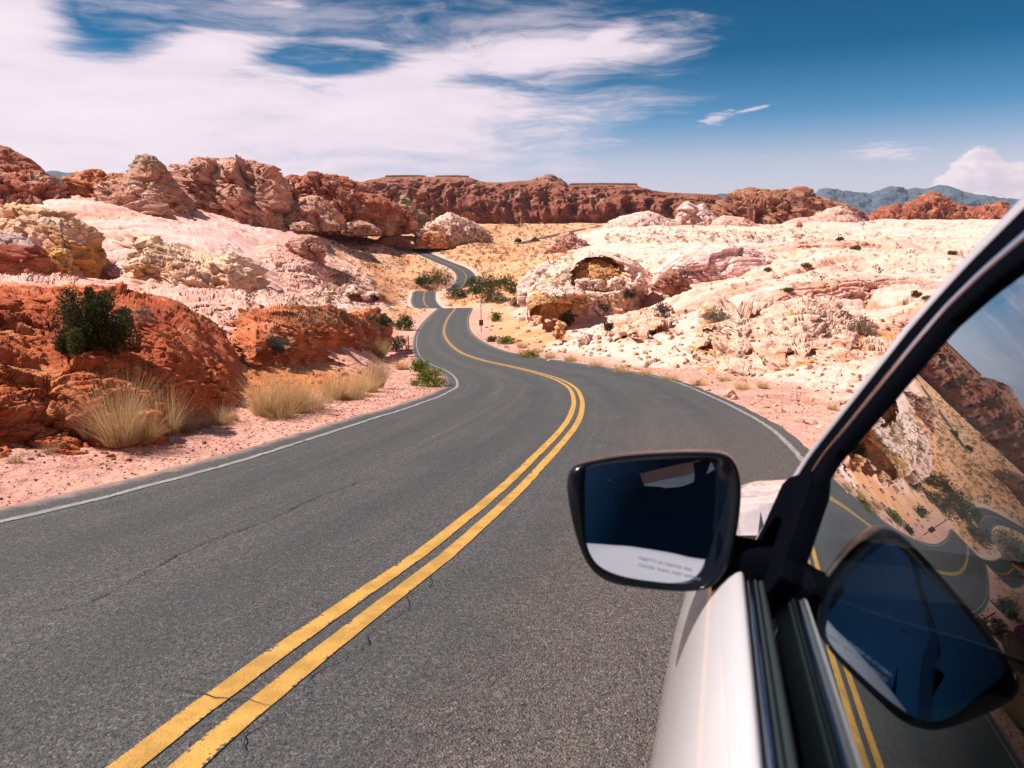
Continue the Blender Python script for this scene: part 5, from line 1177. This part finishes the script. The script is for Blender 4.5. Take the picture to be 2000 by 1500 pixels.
def grass_mesh(name, n, r, h, w_, cols, sd, spread=0.9):
    g = np.random.default_rng(sd); k = 5
    a = g.uniform(0, 2 * PI, n); rb = r * 0.38 * np.sqrt(g.uniform(0, 1, n)); lean = np.abs(g.normal(0.55, 0.45, n)) * spread; hh = h * (0.25 + 0.75 * g.uniform(0, 1, n) ** 1.3) * np.clip(1.05 - 0.3 * lean, 0.3, 1)
    a2 = a + g.normal(0, 0.5, n)
    t = np.linspace(0, 1, k)[None]
    x = rb[:, None] * np.cos(a)[:, None] + np.cos(a2)[:, None] * (lean[:, None] * hh[:, None] * (0.55 * t + 0.45 * t ** 2)); y = rb[:, None] * np.sin(a)[:, None] + np.sin(a2)[:, None] * (lean[:, None] * hh[:, None] * (0.55 * t + 0.45 * t ** 2))
    z = hh[:, None] * (t - 0.10 * lean[:, None] * t ** 3) - 0.02
    P = np.stack([x, y, z], 2) + g.normal(0, 0.012 * h, (n, k, 3)) * t[..., None]
    b_ = g.uniform(0, PI, n); sv = np.stack([np.cos(b_), np.sin(b_), 0 * b_], 1)[:, None] * (w_ * (1 - 0.8 * t))[..., None] * 0.5
    V = np.stack([P - sv, P + sv], 2).reshape(-1, 3)
    i = (np.arange(n) * k * 2)[:, None] + np.arange(k - 1)[None] * 2
    Q = np.stack([i, i + 1, i + 3, i + 2], -1).reshape(-1, 4)
    cl = np.array(cols); f = g.uniform(0, 1, (n, 1)); base = cl[0] * (1 - f) + cl[1] * f
    col = np.repeat(base[:, None], k, 1) * (0.8 + 0.3 * t[..., None])
    return np_mesh(name, V, Q, np.repeat(np.clip(col, 0, 1).reshape(-1, 3), 2, 0), False)

bpy.context.view_layer.update()
_dg = bpy.context.evaluated_depsgraph_get()
def hit(px, py, want_obj=False):
    """where the line of sight through a pixel of the photo meets the land"""
    o = Vector((0, 0, 0)); d = Vector(ray(px, py)).normalized()
    for _ in range(12):
        ok, loc, nor, idx, ob, mx_ = scene.ray_cast(_dg, o, d)
        if not ok: return at(px, py, 60.0)
        if ob.parent is None: return np.array(loc)
        o = loc + d * 0.01
    return at(px, py, 60.0)
def drop(x, y, z0=60):
    ok, loc, nor, idx, ob, mx_ = scene.ray_cast(_dg, Vector((x, y, z0)), Vector((0, 0, -1)))
    return np.array(loc) if ok else None
GREEN = [(0.04, 0.075, 0.012), (0.13, 0.20, 0.02), (0.26, 0.34, 0.04)]
OLIVE = [(0.035, 0.045, 0.018), (0.085, 0.095, 0.035), (0.16, 0.15, 0.06)]
DARKG = [(0.016, 0.026, 0.011), (0.05, 0.066, 0.022), (0.13, 0.13, 0.045)]
GREY = [(0.10, 0.10, 0.075), (0.20, 0.18, 0.13), (0.30, 0.26, 0.19)]
STRAW = [(0.50, 0.33, 0.15), (0.68, 0.50, 0.27)]
def shrub(px, py, wpx, hpx, cols, label, cat='shrub', n=2600, sd=0, name='shrub', group=None, leaf=None, stems=10):
    p = hit(px, py); k = p[1] * 1.03 / F; rx = wpx * k / 2 * 1.15; h = hpx * k * 1.15
    r = empty(name, p); tag(r, label, cat, group)
    lf = leaf or max(0.022 * h, 1.25 * k); n = int(n * 1.6)
    link('foliage', leaves_mesh('foliage', n, rx, rx * 0.85, h, lf, cols, sd), M_LEAF, r)
    link('stems', stems_mesh('stems', stems, rx * 0.8, rx * 0.7, h * 0.9, max(0.012 * h, 0.3 * k), sd + 1), M_WOOD, r)
    return r
def clump(px, py, wpx, hpx, label, n=420, sd=0, cols=STRAW, group=None, spread=0.9, name='dry_grass_clump'):
    p = hit(px, py); k = p[1] * 1.03 / F
    o = link(name, grass_mesh(name, int(n * 1.9), wpx * k / 2, hpx * k * 1.12, max(0.62 * k, 0.003), cols, sd, spread * wpx / max(hpx, 1) * 0.8), M_STRAW)
    o.location = p; tag(o, label, 'grass clump', group); return o
def plants():
    shrub(188, 688, 122, 100, DARKG, 'big dark green bush growing on top of the red roadside bank', 'bush', 26000, 1, 'bush', leaf=0.014, stems=40)
    shrub(536, 690, 62, 28, [(0.03, 0.035, 0.03), (0.07, 0.08, 0.06), (0.14, 0.14, 0.1)], 'low dark grey green bush on the smooth orange red ledge', 'bush', 2600, 2, 'bush')
    shrub(283, 632, 34, 30, [(0.10, 0.10, 0.08), (0.16, 0.15, 0.12), (0.22, 0.2, 0.15)], 'small thin grey shrub just right of the big dark bush', 'shrub', 500, 3)
    shrub(838, 756, 62, 32, GREEN, 'bright green rounded bush inside the road bend, nearest the white line', 'bush', 3600, 4, 'bush')
    shrub(820, 726, 36, 24, GREEN, 'small yellow green bush inside the road bend, farther of the two', 'bush', 1800, 5, 'bush')
    shrub(790, 645, 40, 26, DARKG[:1] + [(0.05, 0.085, 0.02), (0.11, 0.15, 0.035)], 'round dark green bush left of the road, above the orange post', 'bush', 1800, 6, 'bush')
    shrub(752, 636, 24, 18, OLIVE, 'small olive bush left of the round dark green bush', 'bush', 900, 7, 'bush')
    shrub(775, 685, 44, 26, DARKG, 'dark low bush in the shade at the square end of the red ledge', 'bush', 1500, 8, 'bush')
    shrub(855, 558, 66, 26, DARKG[:1] + [(0.05, 0.085, 0.02), (0.11, 0.15, 0.035)], 'wide dark bush above the second visible stretch of road', 'bush', 1500, 9, 'bush')
    shrub(824, 556, 30, 12, DARKG, 'small dark bush left of the wide bush above the second stretch of road', 'bush', 800, 10, 'bush')
    shrub(893, 583, 44, 19, DARKG[:1] + [(0.05, 0.085, 0.02), (0.11, 0.15, 0.035)], 'dark green bush between the second and third visible stretches of road', 'bush', 1200, 11, 'bush')
    shrub(953, 590, 42, 40, DARKG, 'tallest dark bush of the thicket right of the crest', 'bush', 1500, 12, 'bush')
    for k, (x, y, w_, h_) in enumerate(((930, 561, 40, 19), (962, 560, 48, 18), (990, 563, 42, 22), (1003, 574, 30, 16), (975, 592, 48, 15), (1012, 600, 34, 22), (928, 574, 36, 15))):
        shrub(x, y, w_, h_, OLIVE if k in (4, 5) else DARKG[:1] + [(0.05, 0.085, 0.02), (0.11, 0.15, 0.035)], ('leftmost bush in the top row of the thicket', 'second bush in the top row of the thicket', 'third bush in the top row of the thicket', 'rightmost bush in the top row of the thicket', 'wide grey olive bush low in the thicket', 'light olive bush at the right end of the thicket', 'small bush tucked under the left end of the thicket')[k], 'bush', 900, 20 + k, 'bush', group='thicket beyond the crest')
    shrub(968, 628, 22, 16, GREEN, 'small bright green bush right of the thin marker pole', 'bush', 800, 30, 'bush')
    shrub(1106, 636, 28, 26, OLIVE[:2] + GREEN[1:2], 'round green bush on the pale rock below the tilted boulder', 'bush', 1700, 31, 'bush')
    shrub(1187, 646, 24, 18, DARKG + OLIVE[1:2], 'dark shrub on the pale rock right of the round green bush', 'shrub', 900, 32)
    shrub(1397, 630, 52, 26, GREY + OLIVE[1:2], 'grey olive spreading shrub at the top of the orange scarred buttress', 'shrub', 1800, 33)
    shrub(1292, 612, 24, 18, GREY[:2] + OLIVE[1:2], 'small grey shrub in the middle of the pale right slope', 'shrub', 800, 34)
    shrub(1178, 612, 24, 14, GREY[:2] + OLIVE[1:2], 'small grey shrub below the orange hollow', 'shrub', 700, 35)
    shrub(1230, 582, 26, 14, DARKG + OLIVE[1:2], 'dark shrub under the right rim of the orange hollow', 'shrub', 800, 36)
    shrub(1680, 655, 56, 34, [(0.16, 0.11, 0.08), (0.26, 0.18, 0.13), (0.10, 0.07, 0.055)], 'leafless brown dead bush high on the right slope', 'bush', 1500, 37, 'bush', stems=30)
    shrub(988, 672, 34, 14, GREEN, 'bright green low bush on the verge below the marker pole', 'bush', 900, 38, 'bush')
    shrub(962, 668, 22, 10, OLIVE, 'dull olive low bush on the verge left of the bright green one', 'bush', 500, 39, 'bush')
    shrub(1032, 698, 40, 12, [(0.16, 0.16, 0.03), (0.30, 0.28, 0.06), (0.42, 0.35, 0.12)], 'yellow green low bush at the road edge on the right', 'bush', 1000, 40, 'bush')
    for k, (x, y, w_, h_) in enumerate(((1575, 522, 22, 10), (1672, 488, 24, 10), (1788, 578, 24, 12), (1810, 585, 18, 8), (1540, 570, 20, 9), (1860, 498, 18, 9), (1640, 470, 16, 8), (1500, 530, 16, 8), (1045, 472, 16, 8), (1012, 473, 14, 7))):
        shrub(x, y, w_ * 0.75, h_ * 0.7, OLIVE[1:] + GREY[:1], ('dark shrub at the foot of the big crack on the right shelf', 'widest dark shrub far out on the right shelf', 'olive shrub beside the window frame on the right shelf, larger of a pair', 'olive shrub beside the window frame on the right shelf, smaller of a pair', 'small shrub on the pink slab left of the long crack', 'small shrub high on the right shelf near the window frame', 'small shrub on the far pink shelf below the pale ridge', 'small dark shrub among the red ledges of the right shelf', 'right one of two small green shrubs at the start of the far road', 'left one of two small green shrubs at the start of the far road')[k], 'shrub', 500, 50 + k)
    # dry grasses
    clump(238, 862, 165, 150, 'tall straw coloured grass clump at the foot of the red bank, leftmost', 620, 60)
    clump(325, 850, 110, 115, 'thin pale grass clump just right of the tallest one', 330, 61)
    clump(180, 850, 90, 90, 'reddish brown twiggy clump left of the tallest grass', 260, 62, [(0.25, 0.13, 0.08), (0.36, 0.2, 0.12)])
    clump(520, 812, 110, 100, 'leaning straw grass clump at the shaded end of the red bank', 520, 63)
    clump(575, 806, 105, 95, 'dense pale grass clump just right of the leaning one', 560, 64)
    clump(655, 778, 90, 65, 'wide low blond grass clump on the shoulder under the red ledge', 480, 65)
    clump(695, 770, 80, 55, 'short blond grass clump between the wide one and the tall column', 380, 66)
    clump(738, 755, 56, 62, 'tan grass clump near the square end of the red ledge', 420, 67, [(0.40, 0.27, 0.12), (0.58, 0.4, 0.2)])
    clump(742, 700, 50, 44, 'dusty tan grass clump below the dark square end of the ledge', 260, 68, [(0.40, 0.27, 0.14), (0.55, 0.4, 0.22)])
    clump(785, 722, 44, 30, 'sparse thin grass between the ledge and the green bushes', 160, 69)
    for k, (x, y, w_, h_) in enumerate(((1075, 700, 44, 18), (1115, 706, 50, 20), (1165, 718, 60, 22), (1215, 728, 60, 24), (1262, 734, 56, 22), (1310, 742, 66, 24), (1365, 752, 60, 22), (1450, 760, 62, 26), (1490, 758, 40, 22), (1415, 745, 40, 18), (1625, 800, 34, 18), (1020, 680, 40, 18), (1052, 688, 40, 16))):
        rk = sorted((1075, 1115, 1165, 1215, 1262, 1310, 1365, 1450, 1490, 1415, 1625, 1020, 1052)).index(x)
        clump(x, y, w_, h_, ('first', 'second', 'third', 'fourth', 'fifth', 'sixth', 'seventh', 'eighth', 'ninth', 'tenth', 'eleventh', 'twelfth', 'last')[rk] + ' from the left of the pale grass tufts along the right road edge', 220, 80 + k, [(0.55, 0.40, 0.19), (0.72, 0.54, 0.32)], 'grass tufts along the right road edge')
    for k, (x, y, w_, h_) in enumerate(((282, 858, 110, 70), (365, 842, 90, 60), (430, 826, 90, 48), (548, 815, 120, 60), (610, 800, 110, 62), (690, 778, 110, 42), (720, 765, 80, 52))):
        clump(x, y, w_, h_, ('low straw tuft filling the gap right of the tallest grass', 'low brownish tuft right of the thin pale clump', 'thin brown tuft in the shade at the foot of the red bank', 'low tuft between the leaning clump and the dense pale one', 'low tuft just right of the dense pale clump', 'low blond tuft in front of the short blond clump', 'low tan tuft left of the clump near the square end')[k], 360, 130 + k, [(0.36, 0.22, 0.11), (0.6, 0.43, 0.23)] if k in (1, 2) else STRAW, spread=1.3)
    for k, (x, y) in enumerate(((620, 792), (640, 786), (30, 905), (95, 885), (402, 834), (455, 820))):
        clump(x, y, 50, 34, ('short dry weed right of the densest pale clump under the red ledge', 'short dry weed touching the wide low blond clump', 'short dry weed nearest the left edge, below the red bank', 'short dry weed between the left edge and the tallest grass', 'short dry weed just right of the thin pale clump', 'short dry weed in the shade left of the leaning clump')[k], 120, 100 + k, [(0.3, 0.2, 0.11), (0.5, 0.35, 0.2)], 'short weeds below the bank')
plants()

def post(px, py, hpx, w_, label, m, name, plate=None):
    p = hit(px, py); k = p[1] * 1.03 / F; h = hpx * k
    r = empty(name, p); tag(r, label, 'marker post')
    loft('post', [[(w_ * a, w_ * 0.35 * b, z) for a, b in ((-1, -1), (1, -1), (1, 1), (-1, 1))] for z in (-0.3, 0.0, h * 0.98, h)], m, r, smooth=False, closed=True, caps=True)
    if plate:
        z0, z1, pw = plate
        loft('plate', [[(pw * k * a, 0.02 * b, z * k) for a, b in ((-1, -2), (1, -2), (1, -1), (-1, -1))] for z in (z0, z1)], M_PLATE, r, smooth=False, closed=True, caps=True)
    return r
M_POST = plain('orange_post', (0.45, 0.07, 0.02), 0.6); M_STEEL = plain('rusty_pole', (0.22, 0.13, 0.09), 0.8); M_PLATE = plain('brown_plate', (0.10, 0.045, 0.03), 0.8)
post(798, 679, 24, 0.05, 'thin orange red delineator post left of the road below the crest', M_POST, 'marker_post')
post(940, 650, 62, 0.045, 'tall thin pole with a small brown plate right of the road', M_STEEL, 'marker_pole', (14, 25, 4.0))

def stone_mesh(name, sd, sx=1.0, sy=0.8, sz=0.6, sub=3):
    bm = bmesh.new(); bmesh.ops.create_icosphere(bm, subdivisions=sub, radius=1)
    V = np.array([v.co[:] for v in bm.verts]); off = sd * 5.3
    val, jt = facets(V / 0.9 + off, sd)
    # cut with a few random planes, then roughen
    g = np.random.default_rng(sd); r = np.ones(len(V))
    for _ in range(9):
        n_ = g.normal(size=3); n_ /= np.linalg.norm(n_); d = V @ n_; c = g.uniform(0.55, 0.85)
        r = np.where(d > c, np.minimum(r, c / np.maximum(d, 1e-3)), r)
    V = V * r[:, None] * (1 + 0.10 * val + 0.05 * vnoise(V * 4 + off, sd))[:, None] * np.array((sx, sy, sz))
    for v, c in zip(bm.verts, V): v.co = c
    me = bpy.data.meshes.new(name); bm.to_mesh(me); bm.free()
    return me
def stone_mat(name, a, b_):
    m, t, b, out = mat(name)
    pos = t.new('ShaderNodeNewGeometry').outputs['Position']; inf = t.new('ShaderNodeObjectInfo').outputs['Random']
    n = t.noise(pos, 9, 6, 0.65)
    c = t.mix(inf, a, b_); c = t.mix(t.step(n, 0.4, 0.65), c, t.mix(1.0, c, (0.75, 0.62, 0.58), 'MULTIPLY'))
    t.put(b.inputs['Base Color'], c); b.inputs['Roughness'].default_value = 0.9; b.inputs['Specular IOR Level'].default_value = 0.2
    t.put(b.inputs['Normal'], t.bump(n, 0.7, 0.03)); return m
M_STONE = stone_mat('loose_stone', (0.46, 0.25, 0.17), (0.62, 0.42, 0.30)); M_DSTONE = stone_mat('dark_stone', (0.16, 0.09, 0.07), (0.3, 0.17, 0.12))
def stones():
    L_ = (('brown angular stone at the road edge, leftmost of the roadside stones', 1358, 752, 12, 12), ('small tan stone just right of the leftmost roadside stone', 1382, 763, 8, 7), ('grey red stone in the cluster by the dry bush', 1424, 776, 14, 16), ('rusty stone at the right of the cluster by the dry bush', 1434, 780, 9, 11),
          ('low flat tan stone past the cluster', 1475, 790, 12, 6), ('wide reddish stone flat on the gravel', 1492, 795, 11, 5), ('rounded brown stone alone on the gravel', 1523, 806, 16, 10), ('flat brown stone, left of a close pair near the frame', 1562, 823, 14, 7), ('larger brown stone, right of a close pair near the frame', 1585, 828, 16, 9),
          ('cream stone nearest the window frame', 1606, 838, 12, 9), ('small red stone beside the road under the grass', 1072, 705, 6, 3), ('stone at the inner bend, just left of the green bush', 808, 753, 11, 10), ('orange stone between the two green bushes in the bend', 815, 733, 11, 7), ('tan stone on the inner verge above the bushes', 792, 722, 9, 5))
    for k, (lb, x, y, w_, h_) in enumerate(L_):
        p = hit(x, y); q = p[1] * 1.03 / F
        o = link('stone', stone_mesh('stone', 200 + k, w_ * q, w_ * q * 0.8, h_ * q * 0.75), M_DSTONE if k == 11 else M_STONE)
        o.location = p + np.array((0, 0, h_ * q * 0.3)); o.rotation_euler.z = k * 1.3; tag(o, lb, 'stone')
stones()
def cubes(name, P, S, col, mat_, sd, kind='stuff'):
    """many small angular stones as one mesh"""
    g = np.random.default_rng(sd); n = len(P)
    c = np.array([(-1, -1, -1), (1, -1, -1), (1, 1, -1), (-1, 1, -1), (-1, -1, 1), (1, -1, 1), (1, 1, 1), (-1, 1, 1)], float)
    V = c[None] * g.uniform(0.5, 1.0, (n, 8, 3)) * g.uniform(0.5, 1.0, (n, 1, 3)); V[:, 4:, :2] *= 0.7
    a = g.uniform(0, 2 * PI, n); ca, sa = np.cos(a)[:, None], np.sin(a)[:, None]
    V = np.stack([V[..., 0] * ca - V[..., 1] * sa, V[..., 0] * sa + V[..., 1] * ca, V[..., 2] * 0.6], 2) * S[:, None, None] + P[:, None]
    q = np.array([(0, 3, 2, 1), (4, 5, 6, 7), (0, 1, 5, 4), (1, 2, 6, 5), (2, 3, 7, 6), (3, 0, 4, 7)])
    Q = (np.arange(n) * 8)[:, None, None] + q[None]
    me = np_mesh(name, V.reshape(-1, 3), Q.reshape(-1, 4), np.repeat(col, 8, 0), False)
    return tag(link(name, me, mat_), kind=kind)
M_GRIT = rock_mat('grit', 0.2, 0.3)
def scatter():
    g = np.random.default_rng(99)
    # gravel on both verges, thickest near the eye
    n = 52000; k = g.integers(0, len(R), n); k = k[(R[k, 1] > 1) & (R[k, 1] < 75)]
    keep = g.uniform(0, 1, len(k)) < np.clip(9 / R[k, 1], 0.15, 1); k = k[keep]; n = len(k)
    side = np.where(g.uniform(0, 1, n) < 0.6, 1, -1); o = W + np.where(side > 0, 0.35, 0.3) + np.abs(g.gamma(1.3, 0.9, n)) * 1.1
    x = R[k, 0] + RN[k, 0] * o * side + g.normal(0, .1, n); y = R[k, 1] + RN[k, 1] * o * side + g.normal(0, .1, n)
    z = ground_h(x, y); s_ = 0.005 + 0.016 * g.uniform(0, 1, n) ** 4 + 0.0009 * y * g.uniform(0.3, 1.3, n)
    f = g.uniform(0, 1, (n, 1)); col = np.where(f < 0.72, GRAVEL * (0.75 + 0.5 * f), np.where(f < 0.9, np.array((0.30, 0.15, 0.10)), np.array((0.12, 0.09, 0.08))))
    cubes('gravel', np.stack([x, y, z + s_ * 0.3], 1), s_, col, M_GRIT, 1)
    # rubble on the right slope and below the bank
    P = []
    for (x0, x1, y0, y1, m_) in ((1380, 1900, 620, 800, 800), (1100, 1400, 640, 720, 250), (0, 480, 600, 900, 900), (480, 760, 640, 760, 250), (950, 1100, 600, 690, 200)):
        for _ in range(m_):
            px, py = g.uniform(x0, x1), g.uniform(y0, y1); p = hit(px, py)
            _, _, _ = 0, 0, 0
            P.append((*p, px, py))
    P = np.array(P); lat, _, _ = road_query(P[:, 0], P[:, 1]); P = P[(np.abs(lat) > W + 0.9)]
    s_ = P[:, 1] / F * (1.2 + 9.0 * g.uniform(0, 1, len(P)) ** 4)
    left = P[:, 3] < 760
    f = g.uniform(0.55, 1.1, (len(P), 1)); col = np.where(left[:, None], np.array((0.46, 0.17, 0.075)), np.array((0.62, 0.42, 0.29))) * f
    col = np.where((g.uniform(0, 1, len(P)) < 0.22)[:, None], np.array((0.36, 0.20, 0.13)), col)
    cubes('rubble', P[:, :3] + np.array((0, 0, 1)) * s_[:, None] * 0.2, s_, col, M_GRIT, 2)
    # desert scrub: small tufts of leaves in their thousands over the valley and the shelf
    Vs = []; Cs = []
    protos = [leaves_mesh('tmp', 60, 0.6, 0.6, 0.55, 0.13, (OLIVE, GREY, [(0.35, 0.27, 0.1), (0.5, 0.38, 0.16)])[i], 300 + i, 9, 1.3) for i in range(3)]
    PV = []
    for me in protos:
        v = np.zeros(len(me.vertices) * 3); me.vertices.foreach_get('co', v); c = np.zeros(len(me.vertices) * 4); me.color_attributes[0].data.foreach_get('color', c)
        PV.append((v.reshape(-1, 3), c.reshape(-1, 4)[:, :3])); bpy.data.meshes.remove(me)
    pts = []
    for (x0, x1, y0, y1, m_, wts) in ((640, 1120, 432, 600, 5200, (.3, .25, .45)), (1120, 1980, 436, 560, 700, (.5, .35, .15)), (1180, 1600, 452, 476, 500, (.5, .2, .3)), (560, 850, 580, 640, 600, (.3, .3, .4)), (1000, 1500, 560, 690, 90, (.5, .4, .1)), (150, 700, 380, 560, 130, (.6, .4, 0))):
        for _ in range(m_):
            px, py = g.uniform(x0, x1), g.uniform(y0, y1)
            pts.append((*hit(px, py), px, py, g.choice(3, p=wts)))
    pts = np.array(pts); lat, _, _ = road_query(pts[:, 0], pts[:, 1]); lf, _, _ = road_query(pts[:, 0], pts[:, 1], FR, FN)
    pts = pts[(np.abs(lat) > W + 1.6) & (np.abs(lf) > 5) & (pts[:, 1] < 900)]
    ang = g.uniform(0, 2 * PI, len(pts)); sc = np.clip(g.lognormal(1.35, 0.50, len(pts)), 1.5, 11) * np.where(pts[:, 1] < 70, 1.5, 1.0) * pts[:, 1] / F / 1.1
    near = np.argsort(pts[:, 1])
    for i in range(len(pts)):
        v, c = PV[int(pts[i, 5])]; a = ang[i]
        w_ = np.stack([v[:, 0] * math.cos(a) - v[:, 1] * math.sin(a), v[:, 0] * math.sin(a) + v[:, 1] * math.cos(a), v[:, 2]], 1) * sc[i] + pts[i, :3]
        Vs.append(w_); Cs.append(c)
    V = np.concatenate(Vs); me = np_mesh('desert_scrub', V, np.arange(len(V)).reshape(-1, 3), np.concatenate(Cs), False)
    tag(link('desert_scrub', me, M_LEAF), kind='stuff')
scatter()

# ------------------------------------------------------------------ the air between here and the mountains
def build_haze():
    m = bpy.data.materials.new('air'); m.use_nodes = True; t = NT(m.node_tree); t.n.clear()
    out = t.new('ShaderNodeOutputMaterial'); v = t.new('ShaderNodeVolumePrincipled')
    v.inputs['Color'].default_value = (0.72, 0.86, 1.0, 1); v.inputs['Density'].default_value = 0.000026; v.inputs['Anisotropy'].default_value = 0.2
    t.l.new(v.outputs[0], out.inputs['Volume'])
    zs = []
    for o in scene.objects:
        if o.type == 'MESH' and o.parent is None:
            co = [o.matrix_world @ Vector(c) for c in o.bound_box]; zs += [c.z for c in co]
    lo, hi = min(zs) - 1.0, max(zs) + 5.0
    bm = bmesh.new(); bmesh.ops.create_cube(bm, size=1.0)
    for q in bm.verts: q.co = (q.co.x * 26000, q.co.y * 26000, (lo + hi) / 2 + q.co.z * (hi - lo))
    me = bpy.data.meshes.new('haze'); bm.to_mesh(me); bm.free()
    o = link('haze', me, m); tag(o, kind='stuff')
build_haze()
